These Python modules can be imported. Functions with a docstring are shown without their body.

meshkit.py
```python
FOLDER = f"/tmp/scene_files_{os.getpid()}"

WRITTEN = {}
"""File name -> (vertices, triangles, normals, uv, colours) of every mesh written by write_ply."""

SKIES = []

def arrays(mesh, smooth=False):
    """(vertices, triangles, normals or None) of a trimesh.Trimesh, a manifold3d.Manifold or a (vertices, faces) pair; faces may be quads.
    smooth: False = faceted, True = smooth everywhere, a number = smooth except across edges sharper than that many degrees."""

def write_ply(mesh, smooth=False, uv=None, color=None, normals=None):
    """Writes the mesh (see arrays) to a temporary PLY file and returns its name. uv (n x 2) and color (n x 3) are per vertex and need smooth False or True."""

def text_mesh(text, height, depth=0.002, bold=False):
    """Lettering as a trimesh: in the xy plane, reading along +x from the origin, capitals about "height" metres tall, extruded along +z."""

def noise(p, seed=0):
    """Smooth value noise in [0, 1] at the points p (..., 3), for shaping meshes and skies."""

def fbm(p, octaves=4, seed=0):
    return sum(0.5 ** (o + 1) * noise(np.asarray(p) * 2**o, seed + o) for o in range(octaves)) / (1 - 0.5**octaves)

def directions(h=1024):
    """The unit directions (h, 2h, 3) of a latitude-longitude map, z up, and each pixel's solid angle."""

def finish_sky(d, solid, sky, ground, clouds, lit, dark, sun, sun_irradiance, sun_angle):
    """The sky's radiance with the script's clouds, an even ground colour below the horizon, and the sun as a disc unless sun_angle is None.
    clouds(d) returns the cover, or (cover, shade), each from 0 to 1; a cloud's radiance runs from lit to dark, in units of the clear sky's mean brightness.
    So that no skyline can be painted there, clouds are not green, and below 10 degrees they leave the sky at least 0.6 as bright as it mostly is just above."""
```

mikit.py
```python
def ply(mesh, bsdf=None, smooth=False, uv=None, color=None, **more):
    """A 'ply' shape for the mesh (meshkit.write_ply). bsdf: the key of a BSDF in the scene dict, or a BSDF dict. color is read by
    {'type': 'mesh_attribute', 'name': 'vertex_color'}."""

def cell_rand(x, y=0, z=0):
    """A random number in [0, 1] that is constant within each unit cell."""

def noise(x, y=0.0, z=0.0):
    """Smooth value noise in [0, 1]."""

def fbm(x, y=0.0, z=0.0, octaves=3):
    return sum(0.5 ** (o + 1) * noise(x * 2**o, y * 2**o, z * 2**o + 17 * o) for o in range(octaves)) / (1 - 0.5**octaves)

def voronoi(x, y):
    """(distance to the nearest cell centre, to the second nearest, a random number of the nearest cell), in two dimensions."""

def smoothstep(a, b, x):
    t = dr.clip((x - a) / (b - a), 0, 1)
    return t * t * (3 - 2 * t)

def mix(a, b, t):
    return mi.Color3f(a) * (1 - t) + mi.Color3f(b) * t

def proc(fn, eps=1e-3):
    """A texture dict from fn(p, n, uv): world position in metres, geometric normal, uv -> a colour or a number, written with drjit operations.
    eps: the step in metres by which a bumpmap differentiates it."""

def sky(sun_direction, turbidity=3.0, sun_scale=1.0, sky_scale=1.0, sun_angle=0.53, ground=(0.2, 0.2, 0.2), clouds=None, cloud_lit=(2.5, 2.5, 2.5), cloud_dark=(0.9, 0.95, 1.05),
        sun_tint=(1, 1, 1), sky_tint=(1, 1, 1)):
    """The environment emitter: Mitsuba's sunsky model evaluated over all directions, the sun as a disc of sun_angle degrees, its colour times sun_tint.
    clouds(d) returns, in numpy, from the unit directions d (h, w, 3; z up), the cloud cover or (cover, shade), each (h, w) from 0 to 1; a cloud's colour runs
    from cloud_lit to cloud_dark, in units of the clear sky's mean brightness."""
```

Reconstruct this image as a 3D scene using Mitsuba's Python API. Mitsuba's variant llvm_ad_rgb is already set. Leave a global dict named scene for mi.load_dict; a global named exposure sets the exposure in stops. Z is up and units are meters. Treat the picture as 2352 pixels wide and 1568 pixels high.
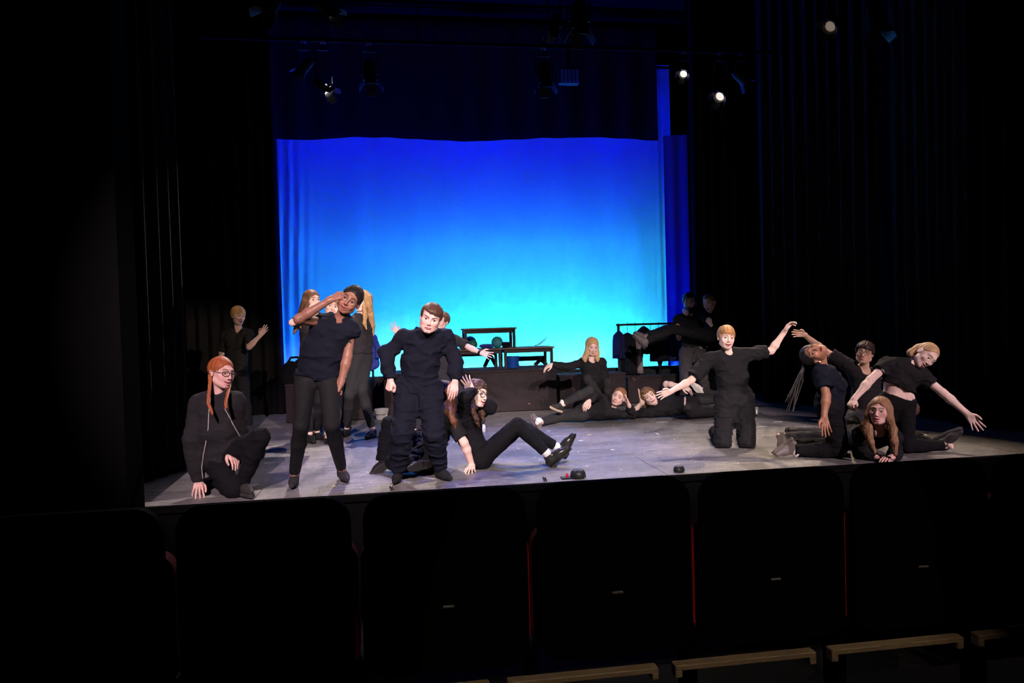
import math, random
import numpy as np
import trimesh
import mitsuba as mi
import mikit
import meshkit
import drjit as dr
from scipy.spatial.transform import Rotation
from mikit import noise, fbm, smoothstep, mix, proc

T = mi.ScalarTransform4f
V = lambda *a: np.array(a, float)
def unit(v):
    v = np.asarray(v, float)
    return v / (np.linalg.norm(v) + 1e-12)

scene, labels = {}, {}

# ------------------------------------------------------------------ camera
FOC, CXP, CYP = 1700.0, 1176.0, 784.0
YAW, PITCH, ROLL = math.radians(8.5), math.radians(-1.35), 0.028
CAM = V(0, 0, 1.19)
FWD = V(math.sin(YAW) * math.cos(PITCH), math.cos(YAW) * math.cos(PITCH), math.sin(PITCH))
_r = unit(np.cross(FWD, [0, 0, 1]))
_u = np.cross(_r, FWD)
RIGHT = _r * math.cos(ROLL) - _u * math.sin(ROLL)
UP = _u * math.cos(ROLL) + _r * math.sin(ROLL)
scene['camera'] = {'type': 'perspective', 'fov': math.degrees(2 * math.atan(1176 / FOC)), 'fov_axis': 'x', 'near_clip': 0.05, 'far_clip': 100.0,
                   'to_world': T().look_at(origin=CAM.tolist(), target=(CAM + FWD).tolist(), up=UP.tolist())}
exposure = 0.0

def ray(u, v):
    return FWD + RIGHT * (u - CXP) / FOC - UP * (v - CYP) / FOC
def at(u, v, Z):                      # the point of the place seen at a pixel, Z metres deep
    return CAM + ray(u, v) * Z
def ground(u, v, h=0.0):              # ... on the level h
    r = ray(u, v)
    return CAM + r * ((h - CAM[2]) / r[2])
def aty(u, v, y):                     # ... on the upright plane y
    r = ray(u, v)
    return CAM + r * ((y - CAM[1]) / r[1])
def pix(p):
    d = np.asarray(p) - CAM
    z = d @ FWD
    return CXP + FOC * (d @ RIGHT) / z, CYP - FOC * (d @ UP) / z, z

# ------------------------------------------------------------------ lights
def spot(name, pos, target, power, color, cutoff, weight=1.5, beam=None):
    scene[name] = {'type': 'spot', 'to_world': T().look_at(origin=list(pos), target=list(target), up=[0.01, 0.02, 1]), 'cutoff_angle': cutoff, 'beam_width': beam or cutoff * .72,
                   'intensity': {'type': 'rgb', 'value': [power * c for c in color]}, 'sampling_weight': weight}
PINK, WARM, WHITE, BLUE = (1.0, .74, .78), (1.0, .74, .50), (1.0, .84, .78), (.03, .07, 1.0)
# front of house, above and behind the camera
spot('front_light_left', (-1.4, -3.0, 5.0), (-.62, 6.0, .80), 400, PINK, 9.8, 3)
spot('front_light_centre', (2.6, -3.2, 5.1), (.60, 7.0, .75), 310, WHITE, 9.5, 3)
spot('front_light_middle', (.6, -3.2, 5.1), (2.35, 7.2, .45), 360, WHITE, 9.2, 3)
spot('front_light_right', (6.2, -3.0, 5.0), (3.80, 5.8, .80), 270, PINK, 8.5, 3)
# the rig over the stage
spot('back_light_left', (-.6, 9.3, 4.35), (-1.0, 5.9, 0), 110, WHITE, 26)
spot('back_light_centre', (1.5, 9.3, 4.35), (.7, 6.2, 0), 50, WHITE, 26)
spot('back_light_right', (3.6, 9.3, 4.3), (2.9, 6.2, 0), 60, WHITE, 24)
spot('back_light_amber', (5.0, 8.8, 4.1), (3.7, 6.0, .6), 70, WARM, 22)
spot('blue_wash', (1.0, 6.9, 4.4), (.85, 6.7, 0), 60, BLUE, 25)
spot('front_light_warm', (3.6, .5, 4.8), (-1.95, 9.3, 1.05), 220, WARM, 5.5, 1)
spot('aisle_light', (1.3, -.6, 3.4), (1.0, 2.45, .03), 20, WARM, 15, .5)  # added fill that picks out the seat edges; no such lamp is seen


# ------------------------------------------------------------------ naming
def numbered(name):
    if not any(k == name or k.startswith(name + '__') for k in list(scene) + list(labels)):
        return name
    for i in range(1, 1000):
        k = f'{name}_{i:03d}'
        if not any(q == k or q.startswith(k + '__') for q in list(scene) + list(labels)):
            return k
def thing(name, label, category, group=None):
    k = numbered(name)
    labels[k] = {'label': label, 'category': category}
    if group: labels[k]['group'] = group
    return k
def part(parent, name, mesh, bsdf, label=None, smooth=30, **kw):
    k = numbered(parent + '__' + name)
    scene[k] = mikit.ply(mesh, bsdf, smooth=smooth, **kw)
    if label: labels[k] = {'label': label}
    return k
def single(name, mesh, bsdf, label, category, group=None, smooth=30, **kw):
    k = thing(name, label, category, group)
    scene[k] = mikit.ply(mesh, bsdf, smooth=smooth, **kw)
    return k
def struct(name, mesh, bsdf, label=None, smooth=False, **kw):
    scene[name] = mikit.ply(mesh, bsdf, smooth=smooth, **kw)
    labels[name] = {'kind': 'structure'}
    if label: labels[name]['label'] = label
    return name

# ------------------------------------------------------------------ plain shapes
cat = trimesh.util.concatenate
def box(lo, hi, bevel=0.0, rotz=0.0, about=None):
    lo, hi = np.minimum(lo, hi).astype(float), np.maximum(lo, hi).astype(float)
    if bevel > 0:
        b = min(bevel, 0.45 * (hi - lo).min())
        pts = []
        for sx in (0, 1):
            for sy in (0, 1):
                for sz in (0, 1):
                    c = np.where([sx, sy, sz], hi, lo); s = np.where([sx, sy, sz], -1, 1)
                    for a in range(3):
                        q = c + s * b; q[a] = c[a]; pts.append(q)
        m = trimesh.Trimesh(pts, process=False).convex_hull
    else:
        m = trimesh.creation.box(bounds=[lo, hi])
    if rotz:
        c = (lo + hi) / 2 if about is None else np.asarray(about, float)
        m.apply_transform(trimesh.transformations.rotation_matrix(rotz, [0, 0, 1], c))
    return m
def bar(a, b, w, h=None, up=(0, 0, 1)):           # a straight rail of w x h section
    a, b = np.asarray(a, float), np.asarray(b, float); h = h or w
    d = unit(b - a)
    s = np.cross(d, up); s = unit(s) if np.linalg.norm(s) > 1e-6 else V(1, 0, 0)
    t = np.cross(s, d)
    m = trimesh.creation.box([1, 1, 1])
    m.vertices = (a + b) / 2 + m.vertices[:, :1] * s * w + m.vertices[:, 1:2] * (b - a) + m.vertices[:, 2:] * t * h
    m.fix_normals()
    return m
def tube(pts, rad, n=10):
    pts = np.asarray(pts, float); k = len(pts)
    rad = np.broadcast_to(np.asarray(rad, float), (k,))
    t = np.gradient(pts, axis=0); t /= np.linalg.norm(t, axis=1, keepdims=True) + 1e-12
    ref = V(0, 0, 1) if abs(t[0, 2]) < 0.9 else V(1, 0, 0)
    a = unit(np.cross(t[0], ref)); A = []
    for i in range(k):
        a = unit(a - t[i] * (a @ t[i])); A.append(a)
    A = np.array(A); B = np.cross(t, A)
    th = np.arange(n) * 2 * np.pi / n
    v = (pts[:, None] + rad[:, None, None] * (np.cos(th)[None, :, None] * A[:, None] + np.sin(th)[None, :, None] * B[:, None])).reshape(-1, 3)
    f = []
    for i in range(k - 1):
        for j in range(n):
            q = (i * n + j, i * n + (j + 1) % n, (i + 1) * n + (j + 1) % n, (i + 1) * n + j)
            f += [[q[0], q[1], q[2]], [q[0], q[2], q[3]]]
    v = np.vstack([v, pts[:1], pts[-1:]]); c0, c1 = len(v) - 2, len(v) - 1
    for j in range(n):
        f += [[c0, (j + 1) % n, j], [c1, (k - 1) * n + j, (k - 1) * n + (j + 1) % n]]
    return trimesh.Trimesh(v, f, process=False)
def frame_to(origin, z, x=None):                   # 4x4 that carries local z on to the direction z
    z = unit(z); x = V(0, 0, 1) if x is None else np.asarray(x, float)
    x = x - z * (x @ z)
    x = unit(x) if np.linalg.norm(x) > 1e-6 else unit(np.cross(z, [0.3, 0.9, 0.1]))
    m = np.eye(4); m[:3, 0], m[:3, 1], m[:3, 2], m[:3, 3] = x, np.cross(z, x), z, origin
    return m
def lathe(profile, n=32, origin=(0, 0, 0), axis=(0, 0, 1)):
    m = trimesh.creation.revolve(np.asarray(profile, float), sections=n)
    if m.volume < 0: m.invert()
    m.apply_transform(frame_to(np.asarray(origin, float), axis, (1, 0, 0) if abs(unit(axis)[0]) < .9 else (0, 1, 0)))
    return m
def sheet(P, thick=0.004):                         # a cloth from a grid of points (r, c, 3), with thickness
    r, c = P.shape[:2]
    du, dv = np.gradient(P, axis=1), np.gradient(P, axis=0)
    n = np.cross(du, dv); n /= np.linalg.norm(n, axis=2, keepdims=True) + 1e-12
    v = np.vstack([(P + n * thick / 2).reshape(-1, 3), (P - n * thick / 2).reshape(-1, 3)])
    i = np.arange(r * c).reshape(r, c); o = r * c
    q = np.stack([i[:-1, :-1], i[:-1, 1:], i[1:, 1:], i[1:, :-1]], -1).reshape(-1, 4)
    rim = np.concatenate([i[0, :], i[1:, -1], i[-1, -2::-1], i[-2:0:-1, 0]])
    rn = np.roll(rim, -1)
    s = np.stack([rim, rim + o, rn + o, rn], -1)
    f = np.vstack([q, q[:, ::-1] + o, s])
    return trimesh.Trimesh(v, np.vstack([f[:, [0, 1, 2]], f[:, [0, 2, 3]]]), process=False)
def ball(c, r, sub=3):
    m = trimesh.creation.icosphere(sub, 1.0); m.vertices = m.vertices * r + np.asarray(c, float); return m

# ------------------------------------------------------------------ bodies as distance fields, meshed by surface nets
F32 = np.float32
def cone_d(p, a, b, ra, rb):
    ba = (b - a).astype(F32); pa = p - a.astype(F32)
    t = np.clip(pa @ ba / F32(ba @ ba + 1e-12), 0, 1)
    return np.linalg.norm(pa - t[:, None] * ba, axis=1) - (F32(ra) + t * F32(rb - ra))
def ell_d(p, c, r):
    q = (p - np.asarray(c, F32)) / np.asarray(r, F32)
    k0 = np.linalg.norm(q, axis=1)
    k1 = np.linalg.norm(q / np.asarray(r, F32), axis=1) + 1e-9
    return k0 * (k0 - 1) / k1
def smin(a, b, k):
    return np.minimum(a, b) - np.maximum(k - np.abs(a - b), 0) ** 2 / (4 * k)
def smax(a, b, k):
    return -smin(-a, -b, k)

class Field:
    def __init__(self):
        self.prims, self.cuts, self.disp = [], [], None
    def add(self, lo, hi, fn, k=0.02, sub=False):
        self.prims.append((np.asarray(lo, F32) - .05 - k, np.asarray(hi, F32) + .05 + k, fn, k, sub))
    def cone(self, a, b, ra, rb, k=0.02, sub=False, cut=None):
        a, b = np.asarray(a, float), np.asarray(b, float); r = max(ra, rb)
        def fn(p):
            d = cone_d(p, a, b, ra, rb)
            for q, n in (cut or ()):
                d = np.maximum(d, (p - q.astype(F32)) @ n.astype(F32))
            return d
        self.add(np.minimum(a, b) - r, np.maximum(a, b) + r, fn, k, sub)
    def local(self, M, s, rad, fn, k=0.02, sub=False):   # fn in a frame of its own: columns of M are the axes, s the scale
        o, R = M[:3, 3].astype(F32), M[:3, :3].astype(F32)
        self.add(o - rad, o + rad, lambda p: fn((p - o) @ R / F32(s)) * F32(s), k, sub)
    def box(self):
        on = [q for q in self.prims if not q[4]]
        return np.min([q[0] for q in on], 0), np.max([q[1] for q in on], 0)
    def __call__(self, p):
        d = np.full(len(p), 10.0, F32)
        for lo, hi, fn, k, sub in self.prims:
            i = np.nonzero(((p > lo) & (p < hi)).all(1))[0]
            if len(i):
                e = fn(p[i])
                d[i] = smax(d[i], -e, k) if sub else smin(d[i], e, k)
        for q, n in self.cuts:
            d = np.maximum(d, (p - np.asarray(q, F32)) @ np.asarray(n, F32))
        if self.disp is not None:
            i = np.nonzero(np.abs(d) < .075)[0]
            if len(i): d[i] += self.disp(p[i])
        return d

OFF = np.array([[i, j, k] for i in (0, 1) for j in (0, 1) for k in (0, 1)])
EDGES = [(a, b) for a in range(8) for b in range(a + 1, 8) if np.abs(OFF[a] - OFF[b]).sum() == 1]
def nets(field, h, lo=None, hi=None, inside=None):
    l, u = field.box()
    lo, hi = (l if lo is None else np.maximum(l, lo)), (u if hi is None else np.minimum(u, hi))
    lo = lo - 2 * h
    B = 4
    nb = np.maximum(np.ceil((hi - lo + 2 * h) / (B * h)).astype(int), 1)
    g = np.stack(np.meshgrid(*[np.arange(n) for n in nb], indexing='ij'), -1).reshape(-1, 3)
    c = (lo + (g + .5) * B * h).astype(F32)
    keep = np.abs(field(c)) < B * h * 1.0 + .016
    if inside is not None: keep &= np.linalg.norm(c - inside[0].astype(F32), axis=1) < inside[1] + B * h
    g = g[keep]
    if not len(g): return np.zeros((0, 3)), np.zeros((0, 3), int)
    S = np.array([2 ** 40, 2 ** 20, 1])
    o5 = np.array([[i, j, k] for i in range(B + 1) for j in range(B + 1) for k in range(B + 1)])
    code = np.unique(((g[:, None] * B + o5) @ S).ravel())
    P = np.stack([code >> 40, (code >> 20) & 0xFFFFF, code & 0xFFFFF], 1)
    d = field((lo + P * h).astype(F32))
    o4 = np.array([[i, j, k] for i in range(B) for j in range(B) for k in range(B)])
    cc = np.sort(((g[:, None] * B + o4) @ S).ravel())
    D = d[np.searchsorted(code, cc[:, None] + OFF @ S)]
    neg = D < 0
    act = neg.any(1) & ~neg.all(1)
    cc, D, neg = cc[act], D[act], neg[act]
    acc, cnt = np.zeros((len(cc), 3)), np.zeros(len(cc))
    for a, b in EDGES:
        m = neg[:, a] != neg[:, b]
        t = D[m, a] / (D[m, a] - D[m, b])
        acc[m] += OFF[a] + t[:, None] * (OFF[b] - OFF[a]); cnt[m] += 1
    base = np.stack([cc >> 40, (cc >> 20) & 0xFFFFF, cc & 0xFFFFF], 1)
    v = lo + (base + acc / cnt[:, None]) * h
    faces = []
    for ax in range(3):
        e = [4, 2, 1][ax]
        m = np.nonzero(neg[:, 0] != neg[:, e])[0]
        a1, a2 = S[(ax + 1) % 3], S[(ax + 2) % 3]
        q = np.stack([cc[m], cc[m] - a1, cc[m] - a1 - a2, cc[m] - a2], 1)
        w = np.minimum(np.searchsorted(cc, q), len(cc) - 1)
        ok = (cc[w] == q).all(1)
        w, s = w[ok], neg[m[ok], 0]
        w[~s] = w[~s][:, ::-1]
        faces.append(w)
    f = np.vstack(faces)
    return v, np.vstack([f[:, [0, 1, 2]], f[:, [0, 2, 3]]])
def compact(v, f):
    u, inv = np.unique(f, return_inverse=True)
    return v[u], inv.reshape(f.shape)
def mesh_of(field, h):
    v, f = nets(field, h)
    return trimesh.Trimesh(v, f, process=False)

# ------------------------------------------------------------------ materials
def rgb(*c): return {'type': 'rgb', 'value': list(c)}
def matte(name, c, rough=.8, spec=.3, **kw):
    scene[name] = {'type': 'twosided', 'bsdf': {'type': 'principled', 'base_color': c if isinstance(c, dict) else rgb(*c), 'roughness': rough, 'specular': spec, **kw}}
VC = {'type': 'mesh_attribute', 'name': 'vertex_color'}
matte('skin', VC, .52, .22)
matte('skin_dark', VC, .42, .35)
matte('hair', VC, .45, .22)
matte('eye', VC, .12, .6)
matte('teeth', (.72, .68, .60), .3)
SKIN = {'fair': (.77, .54, .46), 'pale': (.80, .59, .52), 'rosy': (.74, .46, .41), 'tan': (.60, .38, .27), 'brown': (.27, .125, .088), 'deep': (.32, .145, .088)}
for n, c, r in (('cloth_black', (0.0155, 0.0150, 0.0175), .8), ('cloth_jet', (0.0090, 0.0090, 0.0110), .85), ('cloth_soft', (0.0205, 0.0195, 0.0225), .85), ('cloth_navy', (0.0096, 0.0107, 0.0190), .9), ('cloth_charcoal', (0.0305, 0.0295, 0.0315), .75),
                ('cloth_grey', (0.0610, 0.0550, 0.0590), .8), ('legging', (0.0165, 0.0165, 0.0185), .55), ('legging_grey', (0.0325, 0.0325, 0.0345), .75), ('cloth_white', (.70, .66, .66), .8), ('sock_grey', (0.0305, 0.0305, 0.0345), .95),
                ('sock_black', (0.0165, 0.0165, 0.0185), .95), ('hair_plain_red', (.30, .085, .03), .5), ('hair_plain_black', (.016, .014, .014), .45), ('scrunchie', (.42, .02, .10), .8), ('zip_metal', (.42, .40, .38), .35),
                ('leather_black', (0.0185, 0.0172, 0.0172), .22), ('leather_grey', (0.1320, 0.1122, 0.1122), .45), ('sole_grey', (.10, .085, .075), .8), ('sole_dark', (.035, .032, .032), .8), ('sole_white', (.60, .57, .53), .7), ('sole_beige', (.45, .36, .25), .8),
                ('sole_yellow', (.62, .55, .20), .7), ('mesh_black', (0.0273, 0.0257, 0.0257), .7), ('mesh_grey', (0.1716, 0.1482, 0.1326), .7), ('lace_black', (.02, .02, .02), .7), ('lace_white', (.6, .58, .55), .7), ('lace_tan', (.45, .36, .25), .7), ('bead_white', (.85, .83, .80), .2),
                ('glasses_black', (.012, .011, .012), .25), ('glasses_dark', (.03, .02, .022), .3), ('glasses_brown', (.05, .028, .02), .3)):
    matte(n, c, r, .06 if n.startswith(('cloth', 'sock')) else .04 if n.startswith('legging') else .3)
matte('glasses_wire', (.55, .45, .40), .25, metallic=.8)
scene['lens'] = {'type': 'thindielectric', 'int_ior': 1.3}
FOOT = {'oxford': ('leather_black', 'leather_black', 'lace_black'), 'oxford_sock': ('leather_black', 'leather_black', 'lace_black', 'cloth_white'), 'oxford_grey': ('leather_grey', 'sole_grey', 'lace_black', 'cloth_white'), 'jazz': ('leather_black', 'leather_black', 'lace_black'), 'sneaker': ('mesh_black', 'sole_white', 'lace_black'),
        'sneaker_light': ('mesh_grey', 'sole_beige', 'lace_tan', 'cloth_white'), 'sneaker_white': ('cloth_white', 'sole_white', 'lace_white'), 'sneaker_grey': ('leather_grey', 'sole_dark', 'lace_white'), 'sneaker_dark': ('mesh_black', 'sole_dark', 'lace_black'), 'boot': ('leather_black', 'sole_dark', 'lace_black'), 'sole': ('leather_black', 'sole_dark', 'lace_black'),
        'sneaker_beige': ('mesh_black', 'sole_beige', 'lace_black', 'cloth_white'), 'sneaker_yellow': ('mesh_black', 'sole_yellow', 'lace_black'), 'sock': ('sock_black',), 'ankle': ('sock_grey',)}

def floor_tex(p, n, uv):
    a = fbm(p.x * 2.2, p.y * 6.5, 0, 4)
    b = fbm(p.x * 14, p.y * 40, 3, 3)
    scr = smoothstep(.70, .80, noise(p.x * 5, p.y * 60, 5)) * smoothstep(.45, .7, fbm(p.x * 3, p.y * 3, 9, 2))
    g = .150 + .10 * (a - .5) + .07 * (b - .5) + .07 * scr
    return mi.Color3f(g * 1.0, g * .955, g * .96)
def floor_rough(p, n, uv):
    return .33 + .22 * fbm(p.x * 4, p.y * 9, 2, 3)
scene['floor_paint'] = {'type': 'principled', 'base_color': proc(floor_tex), 'roughness': proc(floor_rough), 'specular': .28}
matte('black_paint', (.02, .02, .022), .7, .1)
matte('black_wall', (.004, .004, .0045), .95, .0)
matte('velour', (.010, .010, .012), .95, .05)
matte('velour_side', (.010, .0095, .011), .95, .05)
matte('border_cloth', (.012, .012, .02), .95, .02)
matte('leg_cloth', (.10, .10, .16), .95, .05)  # darker cloth colour for the unlit right edge of the backdrop
def cyc_tex(p, n, uv):
    g = .85 + .05 * (fbm(p.x * 30, p.z * 5, 1, 3) - .5) + .03 * (noise(p.x * 2.2, p.z * .7, 4) - .5)
    return mi.Color3f(g * .36, g * .85, g)
scene['cyc_cloth'] = {'type': 'twosided', 'bsdf': {'type': 'principled', 'base_color': proc(cyc_tex), 'roughness': .95, 'specular': .05}}
def block_tex(p, n, uv):
    a = fbm(p.x * 5, p.y * 5, p.z * 8, 4)
    chip = smoothstep(.845, .86, noise(p.x * 26, p.z * 70, p.y * 26)) * smoothstep(.5, .62, noise(p.x * 3.1, p.z * 4.2, 7 + p.y * 3))
    base = mi.Color3f(.026, .0195, .022) * (.7 + .6 * a)
    return mix(base, mi.Color3f(.45, .22, .11), chip)
matte('block_paint', proc(block_tex), .6, .08)
matte('dark_wood', (.03, .020, .022), .5, .15)
def wood_tex(p, n, uv):
    g = fbm(p.x * 6, p.y * 50, p.z * 50, 3)
    return mix(mi.Color3f(.10, .05, .032), mi.Color3f(.19, .095, .055), g)
matte('brown_wood', proc(wood_tex), .45)
matte('lamp_black', (.02, .02, .022), .45)
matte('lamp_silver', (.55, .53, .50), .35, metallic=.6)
matte('steel', (.30, .30, .32), .35, metallic=.9)
matte('black_metal', (.006, .006, .007), .5, .2)
matte('rig_metal', (.003, .003, .0035), .8, .04)
for n, c in (('tape_white', (.70, .68, .66)), ('tape_yellow', (.62, .55, .10)), ('tape_blue', (.35, .50, .62)), ('tape_tan', (.48, .32, .20))): matte(n, c, .5)

# ------------------------------------------------------------------ the building
struct('floor', cat([box((-4.2, 6.2, -1.0), (8.4, 13.2, 0)), box((-4.2, 5.42, -1.0), (8.4, 6.2, -.005))]), 'floor_paint', 'grey scuffed stage floor')
for x in (-4.13, -1.07, 1.99, 5.05):
    part('floor', 'panel', box((max(x, -4.2) + .0025, 5.42, -.005), (min(x + 3.06, 8.4) - .0025, 6.2, 0)), 'floor_paint', smooth=False)
struct('wall_back', box((-5, 13.2, -1), (9, 13.4, 6.5)), 'black_wall')
struct('wall_left', cat([box((-4.4, 5.1, -1), (-1.79, 5.42, 6.4)), box((-4.4, 5.42, -1), (-4.2, 13.2, 6.4))]), 'black_wall', 'black side of the stage opening')
struct('wall_right', cat([box((8.0, 5.1, -1), (8.6, 5.42, 6.4)), box((8.4, 5.42, -1), (8.6, 13.2, 6.4))]), 'black_wall')
struct('ceiling', box((-4.4, 5.1, 6.2), (8.6, 13.4, 6.4)), 'black_wall')
struct('trim_1', cat([box((-1.79, 5.37, -.05), (8.0, 5.415, -.002), .004), box((-4.2, 5.40, -1.0), (8.4, 5.419, -.05))]), 'black_wall', 'black stage front with its nosing')
struct('floor_auditorium', box((-6, -4, -1.2), (10, 5.1, -1.0)), 'black_wall')

def drape(pts, z0, z1, pitch=.16, depth=.045, seed=0, rows=10, taper=0.0, hem=0.0):
    pts = np.asarray(pts, float); L = np.r_[0, np.cumsum(np.linalg.norm(np.diff(pts, axis=0), axis=1))]
    n = max(12, int(L[-1] / pitch * 9)); s = np.linspace(0, L[-1], n)
    xy = np.stack([np.interp(s, L, pts[:, 0]), np.interp(s, L, pts[:, 1])], 1)
    t = np.gradient(xy, axis=0); t /= np.linalg.norm(t, axis=1, keepdims=True); nr = np.stack([-t[:, 1], t[:, 0]], 1)
    rng = np.random.default_rng(seed)
    ph = np.cumsum(rng.uniform(.75, 1.3, n)) / n * L[-1] / pitch * 2 * np.pi
    amp = depth * (.55 + .9 * meshkit.noise(np.stack([s * 2.1, s * 0, s * 0 + seed], 1)))
    Z = np.linspace(z1, z0, rows)
    G = np.zeros((rows, n, 3))
    for i, z in enumerate(Z):
        k = (z1 - z) / (z1 - z0)
        w = np.sin(ph + .5 * k * np.sin(s * 3 + seed)) * amp * (.45 + .55 * k)
        G[i, :, :2] = xy + nr * w[:, None]; G[i, :, 2] = z
    G[-1, :, 2] += hem * (meshkit.noise(np.stack([s * 1.3, s * 0, s * 0 + seed + 5], 1)) - .5)
    return sheet(G, .006)

# the cyclorama and what frames it
CY = 12.0
def cyc_mesh():
    x0, x1 = aty(560, 500, CY)[0], aty(1538, 240, CY)[0]
    z1 = aty(1525, 150, CY)[2]
    xs, zs = np.linspace(x0, x1, 160), np.linspace(z1, .05, 40)
    X, Z = np.meshgrid(xs, zs)
    edge = np.exp(-((X - aty(650, 500, CY)[0]) / .35) ** 2)
    Y = CY + .004 * np.sin(X * 7 + Z) + .010 * (meshkit.noise(np.stack([X * 5, Z * .8, X * 0], -1)) - .5) + edge * .016 * np.sin(X * 42 + 1.5 * np.sin(Z * 1.2)) \
        + .012 * np.exp(-((X - aty(1525, 500, CY)[0]) / .12) ** 2) * np.sin(X * 60)
    return sheet(np.stack([X, Y, Z], -1), .004)
single('backdrop_cloth', cyc_mesh(), 'cyc_cloth', 'tall plain backdrop cloth lit bright blue fading to turquoise, behind the whole stage', 'backdrop', smooth=True)

BY = 11.55
def border_mesh():
    u = np.linspace(600, 1511, 90); P = []
    low = 318 + 4 * np.sin(u * .013) + 3 * meshkit.noise(np.stack([u * .02, u * 0, u * 0], 1)) - np.clip((690 - u) / 60, 0, 1) * 7
    for k in np.linspace(0, 1, 14):
        row = []
        for i, uu in enumerate(u):
            b = aty(uu, low[i], BY); z = b[2] + (5.9 - b[2]) * (1 - k)
            row.append((b[0], BY + .012 * math.sin(uu * .09) * (.3 + k), z))
        P.append(row)
    return sheet(np.array(P), .006)
single('border_curtain', border_mesh(), 'border_cloth', 'wide black border curtain hanging across the top of the blue backdrop', 'curtain', smooth=True)

a, b = aty(1523, 312, 11.5), aty(1606, 312, 11.5)
single('leg_curtain', drape([(a[0], 11.5), (b[0] + .03, 11.35)], 0.0, a[2], .20, .02, 3, 14), 'leg_cloth', 'narrow dark cloth standing in for the shaded right edge of the backdrop', 'curtain', smooth=True)  # put where the backdrop itself lies in darkness
LEGS = [('velour', [(-3.4, 10.95), (aty(640, 500, 10.9)[0], 10.9)], 'tall black curtain bordering the left edge of the blue backdrop'),
        ('velour', [(-3.6, 8.75), (-2.45, 8.7)], 'tall black curtain at the far left, behind the boy with the raised palm'),
        ('velour_side', [(-2.6, 6.2), (-2.06, 6.34), (-1.95, 6.62), (-1.90, 6.9), (-2.1, 7.0), (-2.6, 7.05)], 'folded black curtain at the left front, beside the kneeling red-haired girl'),
        ('velour', [(aty(1590, 660, 10.7)[0], 10.75), (6.2, 10.7)], 'tall black curtain behind the pair with the carried girl'),
        ('velour', [(4.98, 9.75), (5.3, 9.2), (5.75, 8.2)], 'tall black side curtain right of the dark-haired girl with braids'),
        ('velour_side', [(5.75, 8.0), (5.80, 7.3), (5.72, 6.75), (6.3, 6.45), (7.2, 6.4)], 'tall black curtain at the far right, behind the outstretched hand')]
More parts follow.
